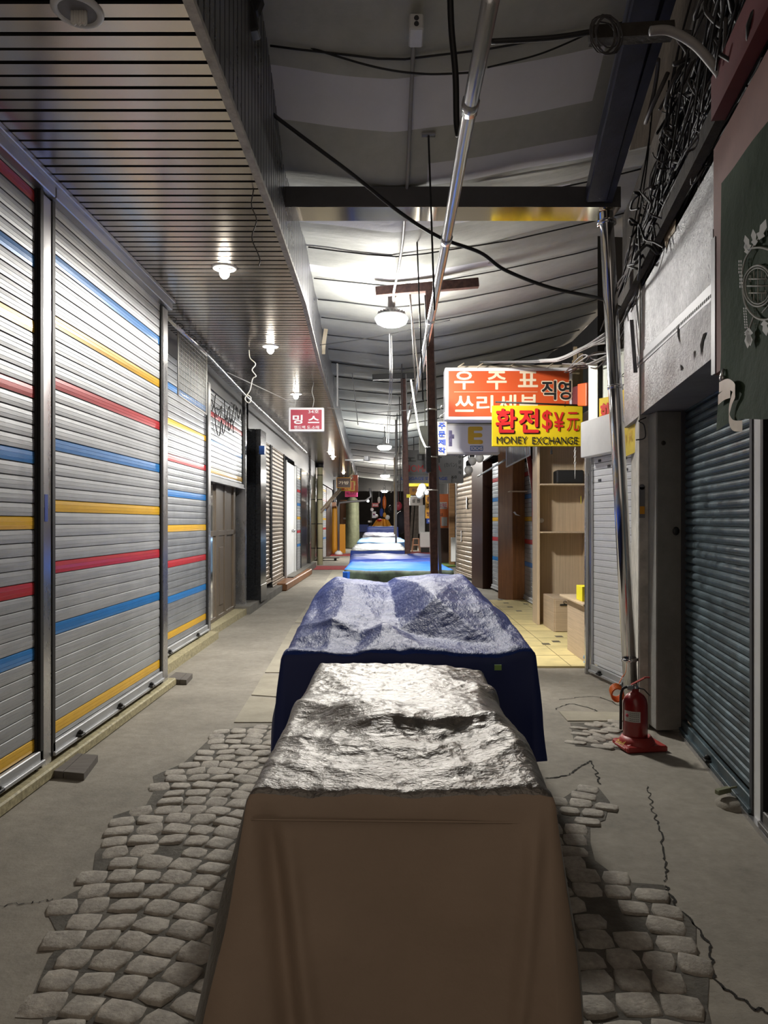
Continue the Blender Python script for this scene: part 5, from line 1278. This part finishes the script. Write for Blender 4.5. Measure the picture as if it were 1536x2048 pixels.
cable('crossing_wire', [P(655, 815, 12.5), P(740, 825, 12), P(870, 815, 11), P(890, 812, 10.6), P(1000, 830, 10.2)], .006, M['cable_light'], 'thin pale wire crossing the alley at sign height')
cable('crossing_wire', [P(640, 690, 9.5), P(760, 672, 9.3), P(900, 640, 9)], .005, M['black'], 'thin dark wire crossing just below the big round lamp')
# CCTV camera
c = P(734, 917, 21); t = empty('security_camera', tuple(c), 'grey security camera on an arm from the fascia', 'camera')
MB().tube([P(690, 920, 21), P(728, 920, 21)], .03, 8).build('arm', M['cable_light'], t); MB().obox(c, (1, -.3, 0), (.3, 1, 0), (0, 0, 1), .06, .12, .07, bev=.02).build('camera_body', M['lamp_body'], t)
# thin light tube on fascia, cloth strip
c = P(675, 770, 11.6); tag(MB().obox(c, X3, Y3, Z3, .012, .012, .35).build('fascia_tube', M['cable_light']), 'pale vertical strip fixed to the dark fascia', 'strip')
mb = MB(); mb.grid(3, 10, lambda a, b: P(645 + 8 * a + 3 * math.sin(b * 5), lerp(630, 708, b), 10.2) + Vector((0, .03 * math.sin(b * 9), 0)))
tag(mb.build('hanging_rag', M['tape']), 'ochre rag hanging from the top of the fascia', 'rag')
c = P(503, 42, 4.2); mb = MB(); mb.obox(c, (1, 0, .2), (0, 1, 0), (-.2, 0, 1), .035, .05, .09, bev=.01); mb.obox(c + Vector((.01, 0, .1)), (1, 0, -.4), (0, 1, 0), (.4, 0, 1), .05, .04, .05, bev=.01)
tag(mb.build('dark_speaker', M['black']), 'small dark loudspeaker fixed on top of the fascia', 'loudspeaker')

# ---- cable tangle on the right wall
random.seed(11)
ct = MB()
for k in range(95):
    y = random.uniform(1.8, 4.0); x_off = random.uniform(-.02, .16); z = EYE + random.uniform(1.98, 2.75); pts = []
    zt = EYE + random.uniform(1.72, 2.15); ye = random.uniform(5.8, 8.2); n_ = 9
    am = random.uniform(.01, .07)
    for j in range(n_):
        f = j / (n_ - 1); yy = lerp(y, ye, f)
        zz = lerp(z, zt, f ** random.uniform(.8, 1.2)) + random.uniform(-am, am)
        pts.append((1.02 + .162 * yy + x_off * (1 - .6 * f) + random.uniform(-am, am) * .6, yy, zz))
    ct.tube(smooth_path(pts, 4), random.choice([.004, .006, .008, .012]), 5, mi=random.choice([0, 0, 0, 1]))
for k in range(40):
    yy = random.uniform(2.4, 6); c = Vector((1.02 + .16 * yy + random.uniform(-.04, .08), yy, EYE + random.uniform(1.9, 2.45))); pts = [c]
    for j in range(6): pts.append(pts[-1] + Vector((random.uniform(-.07, .07), random.uniform(-.15, .15), random.uniform(-.13, .1))))
    ct.tube(smooth_path(pts, 5), random.choice([.004, .006, .01]), 5, mi=random.choice([0, 1]))
for k in range(16):
    yy = random.uniform(2.6, 5.2); xx = 1.03 + .16 * yy
    z_ = EYE + random.uniform(2.5, 3.0)
    ct.tube(smooth_path([(xx, yy, z_), (xx + random.uniform(-.05, .05), yy + .2, z_ - .3), (xx + random.uniform(-.04, .04), yy + .5, EYE + 2.0)], 5), .006, 5, mi=0)
tag(ct.build('cable_tangle', [M['black'], M['cable_grey']]), 'dense tangle of black and grey cables along the upper wall over the silver panel', 'cables', kind='stuff')
ct = MB()
for k in range(14):
    dz = random.uniform(-.06, .08)
    ct.tube(smooth_path([P(1215 + random.uniform(-6, 6), 660 + k * 2, 6.4), P(1170, 695 + dz * 60, 7.2), P(1120, 718 + dz * 60, 8.2), P(1080, 722 + dz * 50, 9), P(random.choice([1000, 1030, 960]), 724 + dz * 30, 10.1)], 6), random.choice([.006, .009, .012]), 5, mi=random.choice([0, 1, 1]))
for k in range(9):
    ct.tube(smooth_path([P(1225, 705, 6.9), P(1190 + random.uniform(-10, 10), 720 + random.uniform(-15, 25), 7.5), P(1165, 722 + random.uniform(-20, 15), 8.5), P(1140 + random.uniform(-20, 10), 745 + random.uniform(-20, 5), 9.4)], 5), .008, 5, mi=random.choice([0, 1]))
tag(ct.build('cable_bundle', [M['black'], M['cable_light']]), 'loose bundle of cables running from the downpipe to the orange light box', 'cables', kind='stuff')
# loops and boards high on the wall
random.seed(23); ct = MB()
for k in range(46):
    yy = random.uniform(2.1, 4.6); c = Vector((1.0 + .16 * yy + random.uniform(-.10, .06), yy, EYE + random.uniform(1.95, 2.7))); r = random.uniform(.05, .16); a0 = random.uniform(0, 6); sp_ = random.uniform(2.5, 6.5); tl = random.uniform(-.6, .6)
    pts = [c + Vector((.05 * math.sin(a0 + j * .7), r * math.cos(a0 + sp_ * j / 10) * 1.3, r * math.sin(a0 + sp_ * j / 10) + tl * r * j / 10)) for j in range(11)]
    ct.tube(pts, random.choice([.004, .006, .009, .013]), 6, mi=random.choice([0, 1, 1]))
tag(ct.build('cable_loops', [M['black'], M['cable_grey']]), 'curling loops of grey and black cable bulging out over the dusty pink board', 'cables', kind='stuff')
for k, (ya_, yb_, za_, zb_, lb) in enumerate(((3.9, 4.05, 2.02, 2.35, 'short beige wall board behind the cables over the silver panel'), (3.3, 3.5, 2.1, 2.5, 'beige wall board behind the cable loops'), (4.5, 4.62, 1.98, 2.5, 'narrow beige wall board above the torn beige patch'), (2.9, 3.05, 2.3, 3.0, 'high beige wall board near the red board'))):
    tag(MB().wall((1.235 + .16 * yb_, yb_), (1.235 + .16 * ya_, ya_), EYE + za_, EYE + zb_, .012).build('timber_board', M['beige_board']), lb, 'board')
# slotted trays
def tray(p, q, w, m, label, name='cable_tray', holes=24, hm='groove', face=None):
    p, q = Vector(p), Vector(q); t = empty(name, tuple(p), label, 'tray'); d = (q - p).normalized()
    n = Vector((-1, .16, 0)).normalized(); v = n.cross(d).normalized()
    MB().obox((p + q) / 2, d, n, v, (q - p).length / 2, .006, w / 2).build('tray_body', M[m], t)
    hb_ = MB()
    for k in range(holes):
        c = p.lerp(q, (k + .5) / holes) + n * .0065 - v * w * .22
        hb_.obox(c, d, n, v, (q - p).length / holes * .28, .001, w * .10)
    hb_.build('slot_holes', M[hm], t)
tray(P(1272, 728, 5.70), P(1450, 560, 3.42), .085, 'lamp_body', 'perforated grey metal strip across the silver panel', holes=60)
c1, c2 = Vector((1.0 + .16 * 6.6, 6.6, EYE + 1.86)), Vector((1.0 + .16 * 2.3, 2.3, EYE + 1.93))
mb = MB(); mb.beam(c1, c2, .05, .10); tag(mb.build('dark_ledge', M['dark_wall']), 'dark ledge along the top of the silver panel', 'ledge')
tray((1.02 + .16 * 5.9, 5.9, EYE + 2.05), (1.06 + .16 * 3.2, 3.2, EYE + 2.35), .08, 'cable_grey', 'slotted dark tray buried in the cable tangle', holes=40)
# holes and tears in the panel
def onSP(px, py, off=.004):
    k = (px - VX) / F; y = (1.05 - off) / (k - .16); return P(px, py, y)
mb = MB()
for poly in ([(1354, 652), (1358, 648), (1358, 672), (1360, 690), (1355, 672)], [(1400, 690), (1406, 668), (1413, 664), (1406, 685), (1402, 715)], [(1387, 704), (1390, 700), (1388, 725)], [(1270, 595), (1273, 600), (1282, 680), (1276, 650)], [(1360, 728), (1366, 736), (1362, 742)]):
    pts = [onSP(*q) for q in poly]; mb.add(pts, [tuple(range(len(pts)))])
tag(mb.build('wall_right_tears', M['crack']), 'dark tears in the silver panel', 'tears', kind='structure')
mb = MB(); pts = [onSP(*q, .006) for q in [(1326, 468), (1345, 440), (1352, 438), (1350, 462), (1338, 478), (1332, 500)]]; mb.add(pts, [tuple(range(6))])
tag(mb.build('beige_patch', M['beige_board']), 'torn beige patch at the upper edge of the silver panel', 'patch')
cable('curled_black_cable', [P(1276, 560, 5.1), P(1280, 520, 4.9), P(1278, 450, 4.8), P(1290, 478, 4.7), P(1310, 485, 4.6), P(1328, 495, 4.5)], .008, M['black'], 'curled black cable ending at the torn beige patch')
# silver flap and bracket arm near panel end
tag(MB().beam(onSP(1263, 640, .03), onSP(1271, 745, .03), .03, .008).build('bracket_arm', M['panel_under']), 'grey bracket arm beside the end of the silver panel', 'bracket')
# ---- pink board sign and dark red board, green banner
def PB(y): return 1.54 + .17 * (y - 3.4)
t = empty('pink_board_sign', (PB(3), 3, EYE + .7), 'dusty pink box board above and behind the green banner', 'signboard')
mb = MB(); mb.prism([(PB(3.4), 3.4), (PB(1.8), 1.8), (PB(1.8) + .06, 1.79), (PB(3.4) + .06, 3.39)][::-1], EYE + .70, EYE + 1.78); mb.build('board', M['pink_board'], t)
MB().box(PB(3.4) - .003, 3.40, EYE + .70, PB(3.4) + .055, 3.408, EYE + 1.4).build('edge_strip', M['lamp_body'], t)
MB().box(PB(3.4) - .012, 3.36, EYE + .70, PB(3.4) + .002, 3.40, EYE + 1.35).build('edge_rail', M['lamp_body'], t)
mb = MB(); mb.prism([(PB(3.3) - .04, 3.3), (PB(1.8) - .04, 1.8), (PB(1.8) + .02, 1.79), (PB(3.3) + .02, 3.29)][::-1], EYE + 1.86, EYE + 2.06)
tag(mb.build('dark_red_board', M['dark_red']), 'dark red board above the dusty pink board', 'board')
t = empty('green_banner', (1.5, 3, EYE + 1), 'dark green cloth banner with pale round emblem and leaf wreath', 'banner')
def GB(a, b):
    y = lerp(3.15, 1.8, a); x = 1.463 + .17 * (y - 3.15); z = lerp(EYE + 1.50 - .10 * a, EYE + .40 - .04 * a, b)
    if b > .9: z += .02 * math.sin(a * 9)
    x += .012 * mn.noise(Vector((y * 3, z * 2, 4))) - .02 * ss(.6, 1, b)
    return Vector((x, y, z))
mb = MB(); mb.grid(30, 30, GB); mb.build('cloth', M['green_cloth'], t)
em = MB()
def ge(px, py):
    k = (px - VX) / F; y = (1.463 - .17 * 3.15 - .016) / (k - .17)
    return P(px, py, y)
def strokes(pts, w, cyc=False):
    q = smooth_path([ge(*p) for p in pts], 6) if len(pts) > 2 else [ge(*p) for p in pts]
    em.tube(q, w, 4)
cx, cy = 1516, 572
for rx, ry, w in ((29, 41, .004), (25, 36, .003)):
    strokes([(cx + rx * math.cos(k / 16 * 6.283), cy + ry * math.sin(k / 16 * 6.283)) for k in range(17)], w)
for (a, b, c_, d_) in ((-18, -14, 18, -14), (-22, 0, 22, 0), (-18, 14, 18, 14), (-8, -30, -8, -14), (8, -30, 8, -14), (0, -34, 0, 34), (-8, 14, -8, 30), (8, 14, 8, 30), (-15, -22, -15, -8), (15, -22, 15, -8), (-15, 8, -15, 22), (15, 8, 15, 22)):
    strokes([(cx + a, cy + b), (cx + c_, cy + d_)], .0028)
for c_ in ((1497, 510), (1484, 560)): pass
strokes([(1522, 470), (1505, 495), (1490, 520), (1484, 555), (1486, 580)], .004)
strokes([(1486, 580), (1492, 610), (1508, 632), (1530, 640), (1560, 630)], .005)
strokes([(1500, 497), (1520, 495), (1540, 500)], .004)
strokes([(1508, 632), (1500, 655), (1497, 668)], .004); strokes([(1525, 625), (1545, 600), (1552, 575)], .004)
def leaf(px, py, dx, dy, w):
    L = math.hypot(dx, dy); nx, ny = -dy / L, dx / L
    pts = [(px, py), (px + dx * .25 + nx * w, py + dy * .25 + ny * w), (px + dx * .35 + nx * w * .5, py + dy * .35 + ny * w * .5), (px + dx * .65 + nx * w * .8, py + dy * .65 + ny * w * .8), (px + dx, py + dy),
           (px + dx * .65 - nx * w * .8, py + dy * .65 - ny * w * .8), (px + dx * .35 - nx * w * .5, py + dy * .35 - ny * w * .5), (px + dx * .25 - nx * w, py + dy * .25 - ny * w)]
    q = [ge(*p) + Vector((-.004, 0, 0)) for p in pts]; em.add(q, [tuple(range(8))])
for a in ((1520, 480, 14, -42, 9), (1512, 492, -4, -34, 7), (1500, 500, -8, -30, 7), (1496, 508, -4, -22, 5), (1497, 660, 6, 32, 8), (1500, 655, -3, 42, 9), (1530, 640, 5, 32, 8), (1545, 640, 12, 24, 7)): leaf(*a)
for k in range(8):
    for sx in (0, 4): leaf(1484 - 2 + sx - (2 if k < 4 else 0), 520 + k * 7.2, 0, 6, 1.6); leaf(1489 + sx + k * .4, 615 + k * 5.4, 1, 4.6, 1.5)
em.build('emblem', M['emblem'], t)
def on_ban(px, py):
    k = (px - VX) / F; y = (1.463 - .17 * 3.15) / (k - .17); return P(px, py, y)
mb = MB()
for s_ in ([(1452, 775), (1470, 768), (1485, 780), (1478, 800), (1472, 830), (1480, 850), (1500, 852)], [(1450, 800), (1462, 790), (1475, 785)]):
    c_ = smooth_path([on_ban(*q) + Vector((-.03, 0, 0)) for q in s_], 6)
    for a, b in zip(c_, c_[1:]): mb.quad(a + Z3 * .022, b + Z3 * .022, b - Z3 * .022, a - Z3 * .022)
mb.build('tape_loop', M['tape'], t)
mb = MB(); q = on_ban(1452, 752); mb.tube([q + Vector((-.01, 0, .03)), q + Vector((-.02, 0, 0)), q + Vector((-.01, 0, -.03))], .007, 5); mb.ball(q + Vector((-.015, 0, -.01)), .014); mb.build('fixing_wire', M['steel'], t)
# wall plates on the pier / pillar
mb = MB(); c = P(1283, 1005, 5.52); mb.obox(c + Vector((0, -.01, 0)), X3, Y3, Z3, .022, .004, .12); mb.lathe(c + Vector((0, -.01, .12)), [(0, -.004), (.022, -.004), (.022, .004)], 16, axis=(0, 1, 0))
tag(mb.build('emergency_plate', M['lamp_body']), 'small arched grey plate on the flaking pier', 'plate')
cc = c + Vector((0, -.016, -.06)); tag(MB().obox(cc, X3, Y3, Z3, .018, .003, .03).build('orange_plate', M['mustard']), 'small orange patch on the arched plate', 'plate')
cable('curled_wire', [P(1272, 880, 5.5), P(1290, 875, 5.45), P(1288, 850, 5.45), P(1278, 842, 5.45), P(1292, 835, 5.45)], .005, M['black'], 'curled black wire beside the faded yellow board', n=5)
cc = P(1352, 1062, 5.30); tag(MB().ball(cc, .03, 10, sc=(.9, .4, 1.1)).build('black_lump', M['black']), 'dark lump stuck on the edge of the grey pillar', 'lump')
cc = P(1327, 886, 5.32); tag(MB().ball(cc, .018, 10, sc=(1, .3, 1)).build('wall_hole_plug', M['dark_wall']), 'dark round plug high on the grey pillar', 'plug')

# ================================================================== FIRE EXTINGUISHER
ex, ey = 1.72, 5.02
t = empty('fire_extinguisher', (ex, ey, 0), 'red fire extinguisher in a red plastic stand beside the grey pillar', 'fire extinguisher')
mb = MB()
prf = [(.15, 0), (.15, .02), (.135, .05), (.10, .085), (.088, .085), (.088, .03)]
mb.obox((ex + .03, ey, .022), (1, .15, 0), (-.15, 1, 0), Z3, .15, .12, .021, bev=.012)
mb.lathe((ex + .01, ey, .03), [(.125, 0), (.12, .03), (.098, .062), (.09, .062), (.09, 0)], 24)
mb.obox((ex - .075, ey - .03, .04), (1, .2, .5), (-.2, 1, 0), (-.5, 0, 1), .055, .075, .012, bev=.006)
mb.build('stand', M['ext_base'], t)
mb = MB(); o = Vector((ex - .135, ey - .085, .028)); u_ = Vector((.2, -1, 0)).normalized()
add_text(mb, '소화기', (ex - .125, ey + .03, .022), (.15, -1, 0), (.5, .1, .5), 0, 0, .10, .045, 0, .01, .014); mb.build('lettering', M['sign_yellow'], t)
MB().lathe((ex, ey, .05), [(0, 0), (.078, .0), (.084, .01), (.084, .26), (.078, .295), (.06, .325), (.035, .342), (.025, .348), (.025, .37), (0, .37)], 28).build('cylinder', M['ext_red'], t)
mb = MB(); r_ = .0852
lab = [(math.cos(a) * r_, math.sin(a) * r_) for a in [math.radians(195 + k * 8) for k in range(11)]]
for k in range(10):
    a, b = lab[k], lab[k + 1]; mb.quad((ex + a[0], ey + a[1], .20), (ex + b[0], ey + b[1], .20), (ex + b[0], ey + b[1], .275), (ex + a[0], ey + a[1], .275))
pl_ = mb.build('paper_label', M['label_paper'], t)
mb = MB(); aa = math.radians(212); n_ = Vector((math.cos(aa), math.sin(aa), 0)); u_ = Vector((-math.sin(aa), math.cos(aa), 0))
mb.lathe(Vector((ex, ey, .242)) + n_ * .0852, [(0, .001), (.013, .001), (.013, 0)], 16, axis=n_)
mb.build('label_mark', M['sign_crimson'], pl_)
mb = MB()
for k in range(5):
    aa = math.radians(228 + k * 9); n_ = Vector((math.cos(aa), math.sin(aa), 0)); u_ = Vector((-math.sin(aa), math.cos(aa), 0))
    for z in (.262, .25, .238, .222, .21): mb.obox(Vector((ex, ey, z)) + n_ * .0856, u_, n_, Z3, .0045, .0005, .0016)
mb.build('label_print', M['sign_black'], pl_)
mb = MB(); mb.lathe((ex, ey, .40), [(0, 0), (.022, 0), (.022, .035), (.014, .045), (0, .045)], 14); mb.obox((ex - .03, ey, .425), X3, Y3, Z3, .03, .014, .014, bev=.004); mb.build('valve', M['steel'], t)
mb = MB(); mb.beam((ex - .03, ey, .445), (ex + .075, ey - .0, .50), .026, .006); mb.beam((ex + .06, ey, .497), (ex + .10, ey, .498), .026, .006); mb.build('lever', M['ext_red'], t)
mb = MB(); mb.beam((ex - .02, ey, .432), (ex + .06, ey, .415), .026, .006); mb.beam((ex + .06, ey, .415), (ex + .10, ey, .37), .026, .006); mb.build('carry_handle', M['black'], t)
MB().tube(smooth_path([(ex - .05, ey, .43), (ex - .085, ey, .42), (ex - .095, ey + .02, .36), (ex - .092, ey + .03, .25), (ex - .09, ey + .04, .12)], 6), .01, 8).build('hose', M['black'], t)
mb = MB(); oc = Vector((1.69, 5.32, .30))
for k in range(5): mb.tube([oc + Vector((.045 * math.cos(j / 12 * 6.283), .01 * k, .05 * math.sin(j / 12 * 6.283) + .006 * k)) for j in range(13)], .007, 6, cap=False)
tag(mb.build('orange_coiled_cord', M['orange_plastic']), 'bright orange coiled cord hanging behind the fire extinguisher', 'cord')
oc = oc + Vector((0, .1, 0)); mb = MB(); mb.tube([oc + Vector((0, -.08, .045)), (oc.x + .25, 5.9, .36)], .004, 5)
tag(mb.build('orange_tie', M['orange_plastic']), 'thin orange tie from the coiled cord to the downpipe', 'tie')

# ================================================================== FAR END
# orange poster wall and goods
pw = MB(); pw.box(2.2, 27.9, 0, 3.4, 28.1, 4.2); tag(pw.build('wall_right_end', M['plaster']), 'beige wall end carrying the orange poster', 'wall', kind='structure')
S = flat_sign('orange_poster', 'orange poster panel with notices behind the rusty post', 871, 988, 897, 1056, 27.0, .05, 'orange_plastic', None, 0,
    [('TAX FREE', .15, .60, .7, .12, 'sign_crimson', .03), ('SALE', .15, .35, .4, .08, 'sign_black', .02)])
M['orange_plastic'].node_tree.nodes['Principled BSDF'].inputs['Base Color'].default_value = (.75, .17, .03, 1)
mb = MB(); bar_on(mb, S[1], S[2], S[5], S[3], S[4], .12, .56, .76, .2, .004); bar_on(mb, S[1], S[2], S[5], S[3], S[4], .45, .06, .45, .26, .006); bar_on(mb, S[1], S[2], S[5], S[3], S[4], .08, .06, .25, .26, .006); mb.build('notice_sheet', M['label_paper'], S[0])
c = P(884, 1085, 26.6); tag(MB().box(c.x - .32, 26.5, 0, c.x + .25, 27, 1.35, bev=.02).build('dark_cupboard', M['dark_wood']), 'dark cupboard under the orange poster', 'cupboard')
a, b = P(898, 985, 25.5), P(911, 1140, 25.5); tag(MB().box(a.x, 25.4, 0, b.x, 25.6, EYE + 1.5).build('brick_pier', M['brick']), 'ochre brick strip beside the weathered shutter', 'pier')
a, b = P(902, 1075, 23), P(913, 1122, 23); tag(MB().box(a.x, 22.9, .3, b.x, 23.1, a.z, bev=.01).build('white_board', M['white_plastic']), 'white board leaning beside the weathered shutter', 'board')
gx, gy = G(900, 1126, .05); tag(MB().prism([(gx - .45, gy - 1.8), (gx + .2, gy - 1.5), (gx + .3, gy + 1.5), (gx - .2, gy + 1.5)], .02, .06).build('green_board', M['green_mat']), 'light green board lying on the floor past the bright blue cart', 'board')
c = P(889, 1108, 30); t = empty('cardboard_box', (c.x, 30, 0), 'flattened cardboard box beside the light green board', 'cardboard'); mb = MB(); mb.obox((c.x, 30, .18), (1, .2, .1), (-.2, 1, 0), (0, 0, 1), .28, .3, .14, bev=.01); mb.build('box_body', M['cardboard'], t)
mb = MB(); mb.obox((c.x - .1, 29.8, .36), (1, 0, .5), (0, 1, .1), (0, 0, 1), .2, .25, .01); mb.build('flap', M['cardboard'], t)
S = flat_sign('vertical_orange_sign', 'vertical orange yellow shop sign with Korean letters between the rusty posts', 851, 978, 866, 1037, 24, .12, 'mustard', None, 0, [(q, .18, f, .64, .15, 'sign_darkred', .03) for q, f in zip('명품가방', (.80, .58, .34, .08))])
S = flat_sign('purple_plate_sign', 'small dark purple plate under the vertical orange sign', 853, 1037, 865, 1047, 24, .08, 'sign_blue', None, 0, [('세일', .2, .3, .6, .4, 'sign_white', .01)])
S = flat_sign('pale_small_sign', 'small pale sign with black letters beside the second rusty post', 819, 992, 846, 1011, 30, .08, 'label_paper', None, 0, [('삼', .2, .3, .22, .4, 'sign_black', .03), ('원', .55, .3, .22, .4, 'sign_black', .03)], hang=4.12)
S = flat_sign('yellow_strip_sign', 'bright yellow strip sign under the luggage storage sign', 818, 966, 866, 973, 22, .1, 'sign_yellow', None, 0, [], hang=4.26)
S = flat_sign('ochre_small_sign', 'ochre sign with red strip below the bright yellow strip sign', 819, 974, 845, 990, 28, .1, 'mustard', None, 0, [('환전', .2, .4, .5, .4, 'sign_darkred', .02)], hang=4.12)
# lamp-like white bags
c = P(848, 983, 21); mb = MB(); 
for k in range(6): mb.ball(c + Vector((random.uniform(-.12, .12), random.uniform(-.05, .05), random.uniform(-.12, .14))), random.uniform(.09, .14), 8)
mb.tube([c, (c.x, c.y, roofz(c.x, c.y) - .01)], .008, 4)
tag(mb.build('white_plastic_bag', M['white_plastic']), 'crumpled white plastic bag hung between the rusty posts', 'bag')
# stool and fridge-like white box
y = 38; c = P(832, 1085, y); t = empty('peach_stool', (c.x, y, 0), 'peach plastic stool before the white box', 'stool')
MB().box(c.x - .17, y - .17, .66, c.x + .17, y + .17, .70, bev=.02).build('seat', M['peach'], t)
for sx in (-1, 1):
    for sy in (-1, 1): MB().beam((c.x + sx * .14, y + sy * .14, .66), (c.x + sx * .21, y + sy * .21, 0), .06, .05).build('leg', M['peach'], t)
mb = MB(); 
for z, w_ in ((.35, .18),): mb.box(c.x - w_, y - w_ - .02, z - .03, c.x + w_, y - w_ + .02, z + .03); mb.box(c.x - w_, y + w_ - .02, z - .03, c.x + w_, y + w_ + .02, z + .03)
mb.build('stretcher', M['peach'], t)
a, b = P(840, 1064, 36), P(861, 1092, 36); t = empty('white_appliance', ((a.x + b.x) / 2, 36, 0), 'white appliance box on the floor behind the rusty posts', 'appliance')
MB().box(a.x, 36, .28, b.x, 36.5, a.z, bev=.03).build('housing', M['white_plastic'], t); MB().box(a.x + .05, 36.03, 0, b.x - .05, 36.4, .28).build('base_grille', M['steel_dark'], t)
a, b = P(838, 1010, 37), P(850, 1068, 37); tag(MB().box(a.x, 37, b.z, b.x, 37.3, a.z, bev=.02).build('white_partition_board', M['white_paint']), 'tall white panel standing on the white appliance', 'panel')
for k, (px, lean, lb) in enumerate(((822, .25, 'grey brown board leaning beside the second rusty post'), (829, .2, 'second leaning board, between the rusty post and the white panel'), (834, .15, 'third leaning board, touching the white panel'))):
    a, b = P(px - 2, 1090, 39), P(px + 4, 1010, 39.4); tag(MB().beam((a.x, 39, 0.02), b, .13, .05, up=(0, 1, 0)).build('leaning_board', M['grey_wood']), lb, 'board', 'boards leaning by the second post')
gx, gy = G(848, 1106, .02); t_ = MB().box(gx - .8, gy - 1.5, .01, gx + .5, gy + 1.5, .03); tag(t_.build('pink_floor_cloth', M['sign_crimson']), 'pinkish cloth spread on the floor before the white appliance', 'cloth')
# soffit side signs
S = flat_sign('dark_hanging_sign', 'dark shop sign with orange border hanging behind the timber strut', 673, 955, 702, 976, 24.5, .06, 'dark_wood', 'mustard', .02, [('가방', .15, .35, .7, .3, 'sign_cream', .01)], hang=SOF)
S = flat_sign('orange_border_sign', 'orange bordered sign behind the dark hanging sign', 682, 962, 709, 982, 26, .06, 'orange', 'sign_yellow', .03, [('지갑', .25, .1, .5, .25, 'gold', .02)], hang=SOF)
S = flat_sign('red_hanging_sign', 'salmon red sign high behind the orange bordered sign', 700, 950, 716, 985, 28, .06, 'orange', None, .03, [('벨트', .25, .4, .5, .25, 'sign_yellow', .02)], hang=SOF)
S = flat_sign('hot_pink_sign', 'hot pink shop sign with dark letters above the olive wrapped goods', 690, 978, 715, 994, 30, .06, 'sign_pink', None, .03, [('빅스타', .12, .25, .76, .35, 'sign_black', .01)], hang=SOF)
# far dark things on the left side
c = P(728, 1045, 47); t = empty('far_dark_stall', (c.x, 47, 0), 'dark stall with tarpaulin at the far end beside the olive wrapped goods', 'stall')
mb = MB(); mb.box(c.x - .6, 47, 0, c.x + .9, 48, 1.3, bev=.05); mb.build('stall_body', M['cart_dark'], t); MB().box(c.x - .5, 46.9, .9, c.x + .3, 47, 1.4, bev=.03).build('blue_cover', M['navy_side'], t)
c2 = P(739, 1043, 46); MB().box(c2.x - .12, 46.8, c2.z - .06, c2.x + .12, 46.88, c2.z + .06).build('name_plate', M['label_paper'], t)
# souvenir stall
y = 38; mb = MB(); c = P(765, 1050, y)
mb.grid(16, 8, lambda a, b: (c.x + lerp(-.62, .62, a) * (1 - .45 * b) + .05 * math.sin(a * 30), y + .2 * math.sin(a * 3.14), 1.25 + .5 * b * (1 - .3 * abs(a - .5))))
tag(mb.build('orange_cloth_heap', M['mustard']), 'heap of orange cloth goods on the souvenir stall', 'cloth')
t = empty('souvenir_stall', (c.x, y, 0), 'souvenir stall frame behind the dark blue cart at the far end', 'stall')
mb = MB(); mb.box(c.x - .7, y + .1, 0, c.x + .7, y + .9, 1.2); mb.build('counter', M['cart_dark'], t)
mb = MB()
for sx in (-.62, .62): mb.tube([(c.x + sx, y + .1, 1.2), (c.x + sx, y + .1, 3.3)], .025, 6)
mb.tube([(c.x - .62, y + .1, 3.2), (c.x + .62, y + .1, 3.2)], .025, 6); mb.build('hanging_frame', M['steel_dark'], t)
def far_ball(nm, px, py, r, m, lb, sc=(1, 1, 1)):
    _b = MB().ball(P(px, py, y - .1), r, 10, sc=sc); _c = P(px, py, y - .1)
    if _c.z > 1.9: _b.tube([_c, (_c.x, y + .08, 3.2)], .006, 4)
    tag(_b.build(nm, M[m]), lb, 'souvenir')
far_ball('white_fan', 744, 1019, .09, 'white_plastic', 'round white fan hanging on the souvenir stall edge', (1, .2, 1))
far_ball('white_doll', 758, 1000, .12, 'white_plastic', 'white figure hanging high on the souvenir stall', (.7, .7, 1.5))
far_ball('white_doll', 753, 1032, .09, 'white_plastic', 'white round item low on the souvenir stall')
far_ball('orange_garment', 769, 1005, .18, 'orange_plastic', 'orange garment hanging in the souvenir stall', (.6, .4, 2.0))
far_ball('yellow_lantern', 769, 1030, .12, 'mustard', 'yellow lantern below the orange garment', (.8, .6, 1.1))
far_ball('dark_bag', 763, 1025, .14, 'blue_tarp2', 'dark blue bag hanging in the souvenir stall', (.7, .6, 1.6))
far_ball('red_pouch', 759, 1040, .12, 'sign_red', 'red pouch lying on the orange cloth heap', (1.1, .7, .6))
far_ball('white_doll', 775, 1035, .13, 'white_plastic', 'white cat like doll on top of the orange cloth heap', (1, .7, 1))
far_ball('black_bag', 781, 1018, .16, 'black', 'black bag hanging at the inner side of the souvenir stall', (.8, .6, 1.3))
S = flat_sign('flag_card', 'small white flag card with red and blue disc on the souvenir stall', 744, 1023, 752, 1036, 37.8, .02, 'sign_white', None, 0, [])
mb = MB(); c_ = P(748, 1029, 37.77); mb.lathe(c_, [(0, -.003), (.05, -.003), (.05, 0)], 14, axis=(0, 1, 0)); mb.build('flag_disc', M['sign_red'], S[0])
mb = MB(); mb.lathe(c_ - Z3 * .02, [(0, -.005), (.035, -.005), (.035, 0)], 14, axis=(0, 1, 0)); mb.build('flag_disc', M['sign_blue'], S[0])
S = flat_sign('red_price_board', 'small red board at the top of the souvenir stall', 744, 1006, 757, 1014, 37.8, .02, 'sign_red', None, 0, [('SALE', .15, .3, .7, .4, 'sign_white', .02)])
far_ball('red_bag', 797, 1012, .2, 'sign_crimson', 'red bag hanging beside the second rusty post', (1, .6, 1.2))
far_ball('dark_goods_bag', 802, 1045, .35, 'cart_dark', 'large dark covered bundle past the beige post', (1, .8, 1.8))
